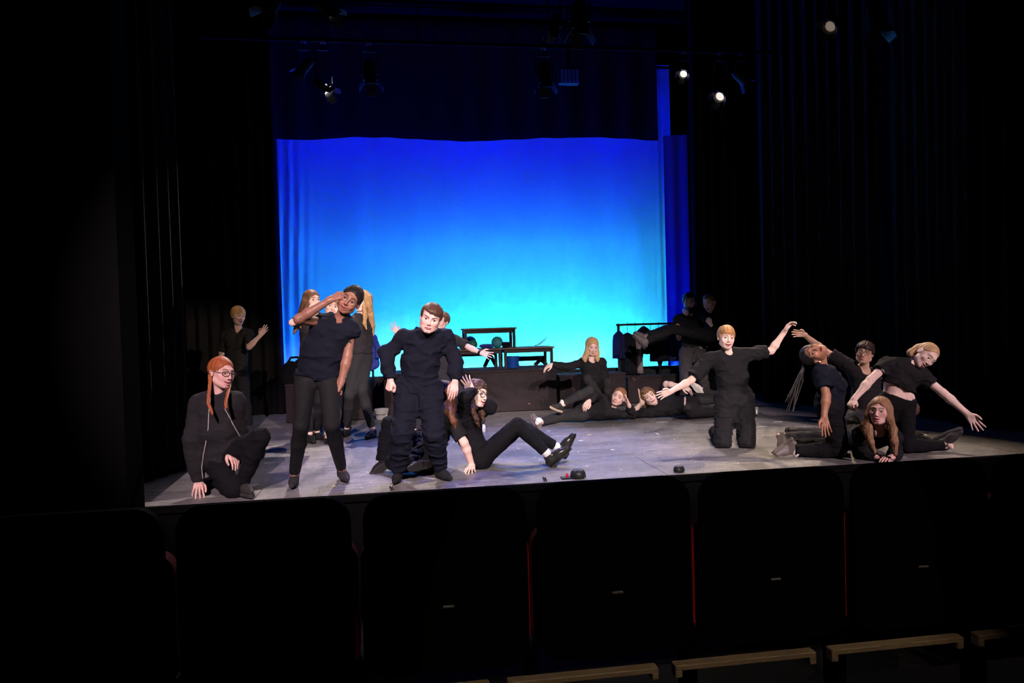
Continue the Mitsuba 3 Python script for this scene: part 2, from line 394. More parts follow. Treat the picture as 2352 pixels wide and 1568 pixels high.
for i, (m, pts, lab) in enumerate(LEGS):
    single('leg_curtain', drape(pts, .012, 6.1, .17, .05, 11 + i, 12), m, lab, 'curtain', smooth=True)

# ground row hiding the floor floods, and the floods
zg = aty(1300, 849, 11.0)[2]
single('ground_row', cat([box((-2.6, 11.0, 0), (4.75, 11.03, zg)), *[box((x, 11.03, 0), (x + .03, 11.25, zg * .8)) for x in np.arange(-2.4, 4.7, .9)]]), 'black_paint', 'long low black board along the foot of the blue backdrop', 'board', smooth=False)

def flood(x, y, z, tilt, col, L, lab, hw=.25):
    k = thing('flood_light', lab, 'stage light', 'floods that light the backdrop' if z < 1 else 'blue floods above the backdrop')
    R = trimesh.transformations.rotation_matrix(tilt, [1, 0, 0]); R[:3, 3] = x, y, z
    b = trimesh.boolean.difference([box((-hw, -.09, -.07), (hw, .09, .07), .012), box((-hw + .015, -.075, .02), (hw - .015, .075, .2))], engine='manifold'); b.apply_transform(R)
    part(k, 'housing', b, 'lamp_black', smooth=False)
    if z > 1: part(k, 'yoke', cat([tube([(x + s * hw, y, z), (x + s * (hw + .02), y, z + .02), (x + s * (hw + .02), y, 5.27), (x, y, 5.29)], .008, 6) for s in (-1, 1)] + [tube([(x, y, 5.28), (x, y, 5.33)], .03, 8)]), 'rig_metal', smooth=True)
    g = trimesh.Trimesh([(-hw + .02, -.07, .03), (hw - .02, -.07, .03), (hw - .02, .07, .03), (-hw + .02, .07, .03)], [[0, 1, 2], [0, 2, 3]], process=False); g.apply_transform(R)
    kk = part(k, 'lens', g, 'lamp_black', smooth=False)
    scene[kk]['emitter'] = {'type': 'area', 'radiance': {'type': 'rgb', 'value': [L * c for c in col]}, 'sampling_weight': 1.0}
ORD = ('leftmost', 'second from the left', 'third from the left', 'third from the right', 'second from the right', 'rightmost')
def cyan_flood(x, q, hw, n):                          # a narrow strip; its unseen hood is added to keep light off the upper cloth
    k = thing('flood_light', f'hooded black floor flood behind the low board, {n} of its row', 'stage light', 'hooded floods that light the backdrop')
    y0 = 11.434
    part(k, 'housing', cat([box((x - hw, y0 - .03, 0), (x + hw, y0 + .06, .035), .004), box((x - hw, y0 - .03, .035), (x + hw, y0 - .015, .445))]), 'lamp_black', smooth=False)
    part(k, 'hood', box((x - hw - .02, y0 - .10, .44), (x + hw + .02, y0 + .083, .446)), 'lamp_black', smooth=False)
    w = .046; t = math.radians(48)
    g = trimesh.Trimesh([(x - hw, y0, .085), (x + hw, y0, .085), (x + hw, y0 + w * math.cos(t), .085 - w * math.sin(t)), (x - hw, y0 + w * math.cos(t), .085 - w * math.sin(t))], [[0, 1, 2], [0, 2, 3]], process=False)
    kk = part(k, 'lens', g, 'lamp_black', smooth=False)
    scene[kk]['emitter'] = {'type': 'area', 'radiance': rgb(.11 * CYAN_G * q, CYAN_G * q, CYAN_B * (.60 + .40 * q)), 'sampling_weight': 1.4}
CYAN_G, CYAN_B, BLUE_L = 320.0, 560.0, 480.0
for i, x in enumerate(np.linspace(-.85, 3.85, 6)):
    cyan_flood(x, (.16, .62, 1, 1, 1, .95)[i], .44, ORD[i])
for i, x in enumerate(np.linspace(-1.25, 4.15, 6)):
    flood(x, 11.25, .12, math.radians(-28), (.0, .006, 1.0), BLUE_L * (3.4, 1.7, 1, 1, 1, 1.15)[i], f'open black floor flood behind the low board, {ORD[i]} of its row', .38)
for i, x in enumerate(np.linspace(-1.0, 3.6, 3)):
    flood(x, 11.72, 5.15, math.radians(180 + 22), (.0, .012, 1.0), 14, f'black flood hanging behind the border curtain, {("left", "middle", "right")[i]} of three', .5)

# ------------------------------------------------------------------ rostra
FY = 9.9
def zat(u, v, y=FY): return aty(u, v, y)[2]
def xat(u, y=FY, v=850): return aty(u, v, y)[0]
def rostrum(x0, x1, y0, y1, z1, lab, panels=2):
    k = thing('rostrum', lab, 'stage block')
    part(k, 'frame', box((x0 + .02, y0 + .02, 0.0), (x1 - .02, y1, z1 - .04), .003), 'block_paint', smooth=False)
    w = (x1 - x0) / panels
    for i in range(panels):
        part(k, 'front_panel', box((x0 + i * w + .003, y0, .012), (x0 + (i + 1) * w - .003, y0 + .02, z1 - .03), .004), 'block_paint', smooth=False)
    part(k, 'side_panel', box((x1 - .02, y0 + .02, .012), (x1, y1, z1 - .03), .004), 'block_paint', smooth=False)
    part(k, 'top_board', box((x0 - .004, y0 - .006, z1 - .03), (x1 + .004, y1, z1), .004), 'block_paint', smooth=False)
zm = zat(1200, 848)
x0m, x1m = xat(880), xat(1278)
rostrum(x0m, x1m, FY, 10.75, zm, 'largest black stage block, chipped, carrying the stack of low tables', 1)
zs = zat(1360, 858, 9.95)
rostrum(xat(1284, 9.95), xat(1437, 9.95), 9.95, 10.30, zs, 'black stage block behind the blonde girl in the long-sleeved top', 1)
rostrum(xat(1441, 10.2), xat(1560, 10.2), 10.2, 10.42, zat(1500, 862, 10.2), 'black stage block in shadow behind the dark coats', 1)
zl = zat(800, 877, 9.75)
rostrum(xat(653, 9.75), xat(848, 9.75), 9.75, 10.55, zl, 'black stage block at the left, behind the group with the girl in glasses', 2)

# ------------------------------------------------------------------ low tables on the block
def table(x0, x1, y0, y1, z0, h, lab, top='brown_wood', t=.02, lw=.035):
    k = thing('low_table', lab, 'table')
    part(k, 'table_top', box((x0 - .02, y0 - .02, z0 + h - t), (x1 + .02, y1 + .02, z0 + h), .004), top, smooth=False)
    part(k, 'apron', cat([box((x0 + .01, y0 + .01, z0 + h - t - .05), (x1 - .01, y0 + .03, z0 + h - t)), box((x0 + .01, y1 - .03, z0 + h - t - .05), (x1 - .01, y1 - .01, z0 + h - t)),
                          box((x0 + .01, y0 + .03, z0 + h - t - .05), (x0 + .03, y1 - .03, z0 + h - t)), box((x1 - .03, y0 + .03, z0 + h - t - .05), (x1 - .01, y1 - .03, z0 + h - t))]), 'dark_wood', smooth=False)
    for (x, y) in ((x0, y0), (x1 - lw, y0), (x0, y1 - lw), (x1 - lw, y1 - lw)):
        part(k, 'leg', box((x, y, z0), (x + lw, y + lw, z0 + h - t), .003), 'dark_wood', smooth=False)
TY = 10.08
hl = zat(1200, 798, TY) - zm
xa, xb, xc = xat(1062, TY), xat(1160, TY), xat(1275, TY)
table(xa - .14, xb - .045, TY, TY + .5, zm, hl, 'low dark table under the stacked table, nearest the boy with outstretched arms')
table(xb, xc - .02, TY + .02, TY + .52, zm, hl, 'low dark table on the right of the stack, with its top half empty')
table(xat(1069, TY + .08), xat(1186, TY + .08), TY + .08, TY + .44, zm + hl, zat(1130, 753, TY + .05) - zm - hl, 'small low table stacked on top of the two others')
def bench(x0, x1, y, z0, z1, lab):
    k = thing('bench', lab, 'bench')
    part(k, 'seat', box((x0, y, z1 - .06), (x1, y + .20, z1), .004), 'dark_wood', smooth=False)
    for x in (x0 + .12 * (x1 - x0), x1 - .12 * (x1 - x0)):
        for s in (-1, 1):
            part(k, 'leg', bar((x, y + .1, z1 - .05), (x + s * .09, y + .1, z0), .05, .03, up=(0, 1, 0)), 'dark_wood', smooth=False)
bench(xat(1168, TY + .6), xat(1254, TY + .6), TY + .55, zm, zat(1210, 819, TY + .55), 'dark trestle bench behind the legs of the right low table')
bench(xa - .12, xat(1140, TY + .6), TY + .55, zm, zat(1100, 808, TY + .55), 'dark trestle bench behind the legs of the left low table')

# things on and in the stack
matte('ball_green', (.02, .11, .075), .45); matte('ball_teal', (.05, .30, .34), .45); matte('cloth_blue', (0.0410, 0.0610, 0.3265), .9); matte('plastic_blue', (.01, .07, .35), .4); matte('rod_grey', (.25, .33, .33), .4)
zt = zm + hl
def on(u, v, y, r): p = aty(u, v, y); return (p[0], y, zt + r)
def hatlike(u, v, y, r, mat, lab):
    k = thing('ball', lab, 'ball'); c = on(u, v, y, r)
    m = ball(c, r, 4); part(k, 'shell', m, mat, smooth=True)
    part(k, 'valve', lathe([(0, -.004), (.006, -.004), (.006, .003), (0, .004)], 12, (c[0], c[1] - r * .92, c[2] + r * .38), (0, -.92, .38)), 'lamp_black')
hatlike(1086, 786, TY + .14, .062, 'ball_green', 'dark green ball on the left low table')
hatlike(1080, 776, TY + .56, .085, 'ball_teal', 'dull teal ball behind the dark green ball')
hatlike(1142, 792, TY + .20, .080, 'ball_teal', 'teal ball near the middle of the stacked table')
k = thing('mug', 'dark blue drum-shaped pot beside the teal ball', 'pot'); c = on(1162, 795, TY + .16, 0)
part(k, 'body', lathe([(0, 0), (.045, 0), (.055, .03), (.058, .06), (.05, .075), (.044, .073), (.05, .058), (.04, .01), (0, .008)], 28, c), 'cloth_navy')
part(k, 'rim', lathe([(.05, .073), (.056, .073), (.056, .081), (.05, .081), (.05, .073)], 28, c), 'cloth_blue')
Fd = Field(); rng = np.random.default_rng(4)
for i in range(9):
    p = np.array(on(1108 + i * 2.4, 793, TY + .1 + .12 * rng.random(), .02 + .018 * rng.random())); q = p + rng.uniform(-.05, .05, 3) * [1.2, 1, .3]
    q[2] = max(q[2], zt + .018); Fd.cone(p, q, .022, .018, .02)
Fd.cuts = [((0, 0, zt + .001), (0, 0, -1))]
Fd.disp = lambda p: F32(.006) * (meshkit.fbm(p * 40, 2, 3) - .5).astype(F32) * 2
single('cloth', mesh_of(Fd, .007), 'cloth_blue', 'crumpled blue cloth between the two balls under the stacked table', 'cloth', smooth=True)
k = thing('bucket', 'blue plastic tub under the right low table', 'tub'); c = (xat(1178, TY + .3), TY + .3, zm)
part(k, 'body', lathe([(0, 0), (.075, 0), (.095, .15), (.09, .15), (.07, .008), (0, .008)], 32, c), 'plastic_blue')
part(k, 'rim', lathe([(.088, .148), (.102, .148), (.102, .16), (.088, .16), (.088, .148)], 32, c), 'plastic_blue')
k = thing('feather_prop', 'thin grey twig-like prop lying at the right end of the low table', 'prop'); c = np.array(on(1228, 794, TY + .3, .012))
part(k, 'stem', tube([c, c + [.08, 0, .02], c + [.17, .01, .085]], [.008, .006, .003]), 'rod_grey')
for i in range(7):
    q = c + np.array([.05 + .016 * i, 0, .012 + .009 * i]); part(k, 'barb', tube([q, q + [.03, .006 * (-1) ** i, .045], q + [.06, .01 * (-1) ** i, .07]], [.003, .002, .001], 6), 'rod_grey')

# ------------------------------------------------------------------ left block: bag and jacket; bucket
def blob(name, pts, mat, lab, catg, floor_z, amp=.012, fr=22, h=.008, seed=1, key=None, pname=None):
    Fb = Field()
    for p, q, r0, r1 in pts: Fb.cone(np.array(p), np.array(q), r0, r1, .03)
    Fb.cuts = [((0, 0, floor_z + .001), (0, 0, -1))]
    Fb.disp = lambda p: F32(amp) * (meshkit.fbm(p * fr, 2, seed) - .5).astype(F32) * 2
    m = mesh_of(Fb, h)
    if key: return part(key, pname, m, mat, smooth=True)
    return single(name, m, mat, lab, catg, smooth=True)
yb = 10.0
k = thing('bag', 'bulky black bag standing on the left stage block', 'bag')
b0, b1 = aty(668, 872, yb), aty(672, 822, yb)
blob('', [((b0[0] - .02, yb, zl + .07), (b1[0] - .03, yb, zl + .20), .11, .09), ((b0[0] + .08, yb, zl + .07), (b1[0] + .09, yb, zl + .24), .10, .07)], 'cloth_jet', '', '', zl, key=k, pname='body')
part(k, 'strap', tube([(b1[0] - .06, yb, zl + .27), (b1[0] - .02, yb - .02, zl + .33), (b1[0] + .06, yb - .02, zl + .335), (b1[0] + .11, yb, zl + .29)], .014, 8), 'cloth_jet', smooth=True)

yj = 10.9
def gy(u, v, y): return aty(u, v, y)
k = thing('coat_stand', 'thin black stand holding a navy jacket beside the blonde girl with long hair', 'coat stand')
c = gy(855, 800, yj)
part(k, 'pole', tube([(c[0], yj, .02), (c[0], yj, gy(855, 772, yj)[2])], .016, 10), 'black_metal', smooth=True)
for i in range(4):
    an = math.pi / 4 + i * math.pi / 2
    part(k, 'foot', tube([(c[0], yj, .06), (c[0] + .22 * math.cos(an), yj + .1 * math.sin(an), .018)], .014, 8), 'black_metal', smooth=True)
k = thing('jacket', 'navy jacket hanging on the stand behind the blonde girl with long hair', 'jacket')
P_ = lambda u, v, d=0: gy(u, v, yj - .06 + d)
blob('', [(P_(850, 778), P_(852, 840), .06, .075), (P_(858, 776), P_(862, 836), .055, .06), (P_(860, 786), P_(868, 800), .04, .035), (P_(846, 780), P_(846, 835), .05, .06)], 'cloth_blue', '', '', 0, .014, 16, .009, key=k, pname='body')
part(k, 'sleeve', tube([P_(860, 782, -.05), P_(869, 800, -.09), P_(866, 822, -.10)], [.05, .04, .032], 10), 'cloth_blue', smooth=True)
part(k, 'collar', tube([P_(846, 774, -.04), P_(852, 772, -.075), P_(859, 775, -.04)], .018, 8), 'cloth_blue', smooth=True)

# white glue tub
k = thing('bucket', 'white plastic tub with a lid and black lettering on the floor before the block', 'tub')
g0 = ground(877, 962); sc = 1 / 176.0
gx, gyy = g0[0], g0[1] - .02
part(k, 'body', lathe([(0, .001), (.068, .001), (.072, .006), (.084, .118), (.080, .118), (.07, .01), (0, .01)], 40, (gx, gyy, 0)), 'cloth_white', smooth=40)
part(k, 'lid', lathe([(0, .138), (.088, .138), (.0925, .134), (.0925, .116), (.086, .114), (.086, .12), (0, .122)], 40, (gx, gyy, 0)), 'cloth_white', smooth=40)
part(k, 'handle', tube([(gx + .091 * math.cos(t), gyy + .091 * math.sin(t) * .9 - .02 * abs(math.sin(t)), .105 - .03 * abs(math.sin(t))) for t in np.linspace(math.pi * 1.02, math.pi * 1.98, 17)], .0025, 6), 'cloth_white', smooth=True)
def wrap_text(s, h, z, a0, rad, slope):
    m = meshkit.text_mesh(s, h, .0016, True)
    x, y, zz = m.vertices.T; w = x.max()
    th = a0 + (x - w / 2) / rad
    r = rad + slope * (y + z - .06) + zz - .0004
    d_ = unit(np.array([CAM[0] - gx, CAM[1] - gyy])); base = math.atan2(d_[1], d_[0])
    m.vertices = np.stack([gx + r * np.cos(base + th), gyy + r * np.sin(base + th), z + y], 1)
    return m
part(k, 'lettering', wrap_text('TIGHT GLUE', .0165, .056, -.22, .0775, .107), 'black_paint', label='black capital lettering', smooth=False)
part(k, 'small_print', cat([box((0, 0, 0), (.001, .001, .001))] [:0] + [wrap_text('clear drying', .0062, .036, -.45, .0758, .107), wrap_text('1 litre', .0062, .020, -.1, .0742, .107)]), 'lamp_black', label='two short lines of small print', smooth=False)

# ------------------------------------------------------------------ coat rack
YR = 10.64
k = thing('coat_rack', 'black clothes rail on the right of the stage hung with dark costumes', 'clothes rack')
rA, rB = aty(1420, 746, YR), aty(1556, 742, YR)
zr = (rA[2] + rB[2]) / 2
part(k, 'rail', bar((rA[0] - .03, YR, zr), (rB[0] + .05, YR, zr), .028, .028), 'black_metal', smooth=False)
for x in (rA[0], rB[0] + .03):
    part(k, 'upright', bar((x, YR, .03), (x, YR, zr + .015), .032, .032, up=(0, 1, 0)), 'black_metal', smooth=False)
    part(k, 'foot', bar((x, YR - .17, .02), (x, YR + .17, .02), .035, .035), 'black_metal', smooth=False)
part(k, 'crossbar', bar((rA[0], YR, .18), (rB[0] + .03, YR, .18), .022, .022), 'black_metal', smooth=False)
matte('coat_navy', (.014, .018, .07), .9, .05); matte('coat_black', (.012, .012, .016), .9, .05); matte('coat_beige', (.26, .21, .21), .9, .1); matte('coat_indigo', (.02, .03, .10), .9, .05)

def loft(rows, n=40, ripple=.0, seed=0, turn=0.0):      # rows of (x, y, z, half width, half depth)
    rng = np.random.default_rng(seed); ph = rng.uniform(0, 6.28, 3)
    rows = np.asarray(rows, float)
    t = np.linspace(0, len(rows) - 1, 4 * len(rows)); i = np.arange(len(rows))
    R = np.stack([np.interp(t, i, rows[:, j]) for j in range(5)], 1)
    th = np.arange(n) * 2 * np.pi / n; v = []
    for a, (x, y, z, w, d) in enumerate(R):
        k_ = a / len(R)
        rr = 1 + ripple * k_ * (np.sin(5 * th + ph[0]) + .7 * np.sin(9 * th + ph[1] + k_))
        lx, ly = w * np.cos(th) * rr, d * np.sin(th) * rr
        v.append(np.stack([x + lx * math.cos(turn) - ly * math.sin(turn), y + lx * math.sin(turn) + ly * math.cos(turn), z + 0 * th], 1))
    m = len(R); v = np.vstack(v + [v[0].mean(0)[None], v[-1].mean(0)[None]]); f = []
    for a in range(m - 1):
        for b in range(n):
            q = (a * n + b, a * n + (b + 1) % n, (a + 1) * n + (b + 1) % n, (a + 1) * n + b); f += [[q[0], q[2], q[1]], [q[0], q[3], q[2]]]
    for b in range(n): f += [[m * n, b, (b + 1) % n], [m * n + 1, (m - 1) * n + (b + 1) % n, (m - 1) * n + b]]
    return trimesh.Trimesh(v, f, process=False)
def garment(u, v0, v1, w0, w1, dep, mat, lab, name='coat', sleeves=(), turn=1.1, y=YR, collar=True, seed=0):
    a, b = aty(u, v0, y), aty(u, v1, y); s_ = (a[2] - b[2])
    k = thing(name, lab, 'garment')
    L = [(a[0], y, a[2], .02, .02), (a[0], y, a[2] - .03, w0 * .6, dep * .6), (a[0], y, a[2] - .07, w0, dep), (a[0], y, a[2] - .4 * s_, (w0 + w1) / 2, dep * 1.1), (a[0], y, b[2], w1, dep * 1.15)]
    part(k, 'body', loft(L, 44, .10, seed, turn), mat, smooth=True)
    for (du, dv, r) in sleeves:
        c0 = np.array([a[0], y - .03, a[2] - .08]); e_ = aty(u + du, v0 + dv, y - .06)
        part(k, 'sleeve', tube([c0, c0 * .5 + e_ * .5 + [0, -.03, .02], e_], [r * 1.2, r * 1.1, r], 12), mat, smooth=True)
    part(k, 'hanger', tube([(a[0], y, a[2] - .01), (a[0], y, zr - .03), (a[0], y - .018, zr + .005), (a[0], y - .01, zr + .030), (a[0], y + .014, zr + .028), (a[0], y + .020, zr + .012)], .0032, 6), 'steel', smooth=True)
    return k
garment(1421, 760, 823, .055, .05, .10, 'coat_navy', 'short navy coat at the left end of the clothes rail', sleeves=((-3, 55, .035),), turn=.5, seed=1)
garment(1441, 764, 858, .09, .10, .14, 'coat_black', 'long black gown on the clothes rail behind the carried girl\'s feet', turn=.4, seed=2)
garment(1459, 772, 856, .05, .065, .12, 'coat_beige', 'long beige coat hanging on the clothes rail', turn=.35, seed=3)
garment(1478, 749, 812, .085, .075, .12, 'coat_black', 'black hooded coat hanging beside the long beige coat', sleeves=((-8, 82, .03), (9, 64, .028)), turn=.3, seed=4)
garment(1513, 755, 829, .125, .13, .10, 'coat_black', 'black jacket with flared hem hanging under the carried girl\'s knees', sleeves=((-12, 58, .04), (15, 42, .045)), turn=.1, seed=5)
garment(1545, 758, 828, .075, .085, .13, 'coat_indigo', 'blue-lit coat at the right end of the clothes rail, beside the standing boy', sleeves=((-6, 62, .035),), turn=.3, seed=6)
k = thing('sash', 'black sash dangling below the black jacket on the clothes rail', 'sash')
part(k, 'band', loft([(*aty(1516, 826, YR + .03)[:2], aty(1516, 826, YR)[2], .05, .02), (*aty(1516, 836, YR + .03)[:2], aty(1516, 836, YR)[2], .03, .016), (*aty(1516, 848, YR + .03)[:2], aty(1516, 848, YR)[2], .014, .01), (*aty(1516, 862, YR + .03)[:2], aty(1516, 862, YR)[2], .012, .01)], 20), 'coat_black', smooth=True)
k = thing('bare_hanger', 'empty wire hanger on the clothes rail between two coats', 'hanger')
hx0, hz0 = aty(1494, 745, YR)[0], zr
part(k, 'hook', tube([(hx0, YR, hz0 - .05), (hx0, YR, hz0 - .015), (hx0 - .016, YR, hz0 + .008), (hx0, YR, hz0 + .03), (hx0 + .015, YR, hz0 + .012)], .0032, 6), 'steel', smooth=True)
part(k, 'frame', tube([(hx0, YR, hz0 - .05), (hx0 - .05, YR - .14, hz0 - .12), (hx0 + .05, YR + .14, hz0 - .12), (hx0, YR, hz0 - .05)], .003, 6), 'steel', smooth=True)

# ------------------------------------------------------------------ marks and small devices on the floor
def tape(segs, mat, lab, grp=None, w=.020):
    k = thing('tape_mark', lab, 'tape mark', grp)
    for (u0, v0, u1, v1) in segs:
        a, b = ground(u0, v0), ground(u1, v1); d_ = unit(b - a); s = np.cross([0, 0, 1], d_) * w / 2
        q = np.array([a - s, b - s, b + s, a + s]); m = trimesh.Trimesh(np.vstack([q + [0, 0, .0004], q + [0, 0, .0018]]), [[4, 5, 6], [4, 6, 7], [0, 2, 1], [0, 3, 2], [0, 1, 5], [0, 5, 4], [1, 2, 6], [1, 6, 5], [2, 3, 7], [2, 7, 6], [3, 0, 4], [3, 4, 7]], process=False)
        part(k, 'strip', m, mat, smooth=False)
tape([(1484, 995, 1506, 994), (1506, 994, 1514, 998)], 'tape_white', 'white corner of tape on the floor left of the kneeling boy with outstretched arms')
tape([(606, 1064, 632, 1061)], 'tape_white', 'white strip of tape on the floor beside the red-haired girl\'s raised knee')
tape([(610, 1026, 640, 1024), (622, 1030, 634, 1029)], 'tape_white', 'pair of white strips of tape left of the feet of the girl in glasses')
tape([(1740, 980, 1762, 978)], 'tape_white', 'white strip of tape between the kneeling boy and the black shoe')
tape([(1776, 969, 1796, 968)], 'tape_white', 'short white strip of tape behind the black shoe at the right')
tape([(1792, 979, 1808, 978)], 'tape_tan', 'tan strip of tape behind the black shoe at the right')
tape([(1822, 993, 1834, 992)], 'tape_yellow', 'yellow strip of tape before the yellow-soled shoe')
tape([(1349, 999, 1359, 998)], 'tape_yellow', 'yellow scrap of tape on the floor right of the laced shoes')
tape([(1508, 970, 1534, 969)], 'tape_blue', 'pale blue strip of tape before the girl lying on her side')
tape([(1256, 990, 1264, 989)], 'tape_white', 'small white scrap of tape below the grey sneaker')
tape([(1329, 1012, 1339, 1011)], 'tape_white', 'small white scrap of tape right of the upper laced shoe')
tape([(1482, 989, 1490, 990)], 'tape_white', 'small white scrap of tape behind the white corner of tape')
tape([(1403, 1032, 1411, 1033)], 'tape_white', 'small white scrap of tape in the middle of the open floor')
tape([(1040, 1015, 1052, 1014)], 'tape_white', 'white strip of tape behind the arm of the girl leaning on the floor')
tape([(790, 1030, 806, 1031)], 'tape_white', 'white strip of tape behind the sock of the girl in glasses')
tape([(795, 980, 812, 977)], 'tape_white', 'white strip of tape between the two jazz shoes of the blonde girl')
tape([(764, 1117, 771, 1116)], 'tape_yellow', 'yellow scrap of tape beside the right sock of the girl in glasses')
rng = np.random.default_rng(8)
fl = []
for i in range(230):
    x, y = rng.uniform(-1.4, 4.6), rng.uniform(5.5, 9.2); s = rng.uniform(.003, .011); e = rng.uniform(.6, 3); a = rng.uniform(0, 3.14)
    q = np.array([[math.cos(t + a) * s * (e if j % 2 else 1) * .7, math.sin(t + a) * s * .7, 0] for j, t in enumerate((0, 1.3, 2.9, 4.4))]) + [x, y, .0008]
    fl.append(trimesh.Trimesh(np.vstack([q, q + [0, 0, .0008]]), [[4, 5, 6], [4, 6, 7], [0, 1, 5], [0, 5, 4], [1, 2, 6], [1, 6, 5], [2, 3, 7], [2, 7, 6], [3, 0, 4], [3, 4, 7]], process=False))
scene['paper_scraps'] = mikit.ply(cat(fl), 'tape_white'); labels['paper_scraps'] = {'label': 'tiny white scraps and flakes scattered over the stage floor', 'category': 'scraps', 'kind': 'stuff'}

def foot_device(u, v, lab, s=1.0, red=False):
    p = ground(u, v); p[1] = max(p[1], 5.50)
    k = thing('floor_lamp_unit', lab, 'stage lamp')
    part(k, 'body', lathe([(0, .004), (.052 * s, .004), (.060 * s, .020 * s), (.056 * s, .045 * s), (.036 * s, .066 * s), (0, .072 * s)], 28, (p[0], p[1], 0)), 'lamp_black', smooth=40)
    for i in range(7):
        an = math.pi * (1.0 + .166 * i); r = .058 * s
        part(k, 'fin', bar((p[0] + r * math.cos(an), p[1] + r * math.sin(an), .010), (p[0] + r * .72 * math.cos(an), p[1] + r * .72 * math.sin(an), .06 * s), .006, .010), 'black_metal', smooth=False)
    if red:
        part(k, 'base_plate', box((p[0] - .13, p[1] - .03, .001), (p[0] + .02, p[1] + .04, .012), .003), 'lamp_black', smooth=False)
        part(k, 'red_lamp', lathe([(0, .012), (.010, .012), (.010, .034), (.004, .042), (0, .043)], 16, (p[0] - .085, p[1], 0)), 'red_plastic')
matte('red_plastic', (.60, .02, .03), .3)
foot_device(1332, 1101, 'black round lamp with a small red light at the stage edge', 1.0, True)
foot_device(1568, 1088, 'small black round lamp at the stage edge before the kneeling boy', .72)
for u, v, lab in ((1249, 1105, 'small black clip standing at the stage edge below the laced shoes'), (897, 1130, 'small black clip at the stage edge below the boy in the sweatshirt')):
    p = ground(u, v); p[1] = max(p[1], 5.45); k = thing('stage_clip', lab, 'clip')
    part(k, 'jaw', bar((p[0] + .006, p[1], .001), (p[0] - .006, p[1], .034), .014, .010), 'lamp_black', smooth=False)
    part(k, 'jaw', bar((p[0] + .022, p[1], .001), (p[0] + .008, p[1], .030), .010, .010), 'lamp_black', smooth=False)
    part(k, 'pin', tube([(p[0] - .006, p[1], .018), (p[0] + .022, p[1], .014)], .004, 8), 'black_metal')

# ------------------------------------------------------------------ lighting rig
def pipe(y, z, x0, x1, lab):
    k = thing('lighting_bar', lab, 'lighting bar')
    part(k, 'pipe', tube([(x0, y, z), (x1, y, z)], .024, 14), 'rig_metal', smooth=40)
    for x in np.linspace(x0 + .4, x1 - .4, 4): part(k, 'cable', tube([(x, y, z + .02), (x, y, 6.2)], .004, 6), 'rig_metal')
pipe(9.1, 4.62, -2.2, 4.95, 'black lighting bar across the stage, nearer the backdrop')
pipe(7.2, 4.62, -1.95, 5.6, 'black lighting bar across the stage, nearer the audience')
pipe(11.72, 5.32, -1.9, 4.6, 'black lighting bar carrying the floods above the backdrop')
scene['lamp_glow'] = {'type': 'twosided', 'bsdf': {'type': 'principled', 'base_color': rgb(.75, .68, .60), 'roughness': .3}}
def lantern(u, v, y, aim, lab, s=1.0, glow=0.0, gcol=(1, .88, .74), silver=False, zbar=4.62):
    c = aty(u, v, y); k = thing('stage_lantern', lab, 'stage light')
    ax = unit(np.asarray(aim, float) - c); M = frame_to(c, ax, (1, 0, 0))
    body = trimesh.creation.revolve(np.array([(0, -.20), (.055, -.20), (.075, -.17), (.082, -.10), (.082, .04), (.095, .06), (.095, .10), (.086, .10), (.080, .07), (.076, .07), (.072, .0), (0, -.0)]) * s, sections=28)
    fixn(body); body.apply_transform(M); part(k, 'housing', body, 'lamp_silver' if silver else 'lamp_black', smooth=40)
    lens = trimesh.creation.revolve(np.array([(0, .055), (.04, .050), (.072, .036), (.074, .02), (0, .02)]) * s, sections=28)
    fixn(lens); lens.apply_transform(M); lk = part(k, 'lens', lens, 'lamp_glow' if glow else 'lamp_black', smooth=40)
    if glow: scene[lk]['emitter'] = {'type': 'area', 'radiance': {'type': 'rgb', 'value': [glow * x for x in gcol]}, 'sampling_weight': .05}  # on some lanterns this glow stands in for reflected streaks
    X = M[:3, 0]
    for t in range(4):
        an = t * math.pi / 2; d1 = M[:3, 0] * math.cos(an) + M[:3, 1] * math.sin(an); d2 = -M[:3, 0] * math.sin(an) + M[:3, 1] * math.cos(an)
        q = c + ax * .10 * s + d1 * .085 * s; w_ = .075 * s
        pts = np.array([q - d2 * w_, q + d2 * w_, q + d2 * w_ * .8 + ax * .11 * s + d1 * .06 * s, q - d2 * w_ * .8 + ax * .11 * s + d1 * .06 * s])
        part(k, 'barn_door', trimesh.Trimesh(np.vstack([pts, pts + d1 * .003]), [[0, 1, 2], [0, 2, 3], [4, 6, 5], [4, 7, 6], [0, 4, 5], [0, 5, 1], [1, 5, 6], [1, 6, 2], [2, 6, 7], [2, 7, 3], [3, 7, 4], [3, 4, 0]], process=False), 'lamp_black', smooth=False)
    top = np.array([c[0], y, zbar]); sd = V(1, 0, 0)
    part(k, 'yoke', tube([c + sd * .10 * s, c + sd * .115 * s + (0, 0, .06), np.array([c[0] + .10 * s, y, max(c[2] + .16, zbar - .12)]), np.array([c[0] - .10 * s, y, max(c[2] + .16, zbar - .12)]), c - sd * .115 * s + (0, 0, .06), c - sd * .10 * s], .010, 8), 'lamp_black', smooth=40)
    part(k, 'clamp', cat([tube([(c[0], y, max(c[2] + .15, zbar - .13)), (c[0], y, zbar - .02)], .012, 8), lathe([(.026, -.03), (.042, -.03), (.042, .03), (.026, .03), (.026, -.03)], 20, top, (1, 0, 0))]), 'lamp_black', smooth=40)
def fixn(m):
    if m.volume < 0: m.invert()
def side(u, v, y, dx, dz, dy=-.35):
    return aty(u, v, y) + np.array([dx, dy, dz])
lantern(745, 204, 9.1, side(745, 204, 9.1, .9, -.85), 'stage light whose glowing lens stands for a reflected streak, lower left of the rear bar', .75, 5.0, (1, .90, .84))
lantern(699, 156, 9.1, side(699, 156, 9.1, -.7, -.8, .1), 'dark stage light at the left end of the rear bar', .7, 1.5, (1, .95, .7))
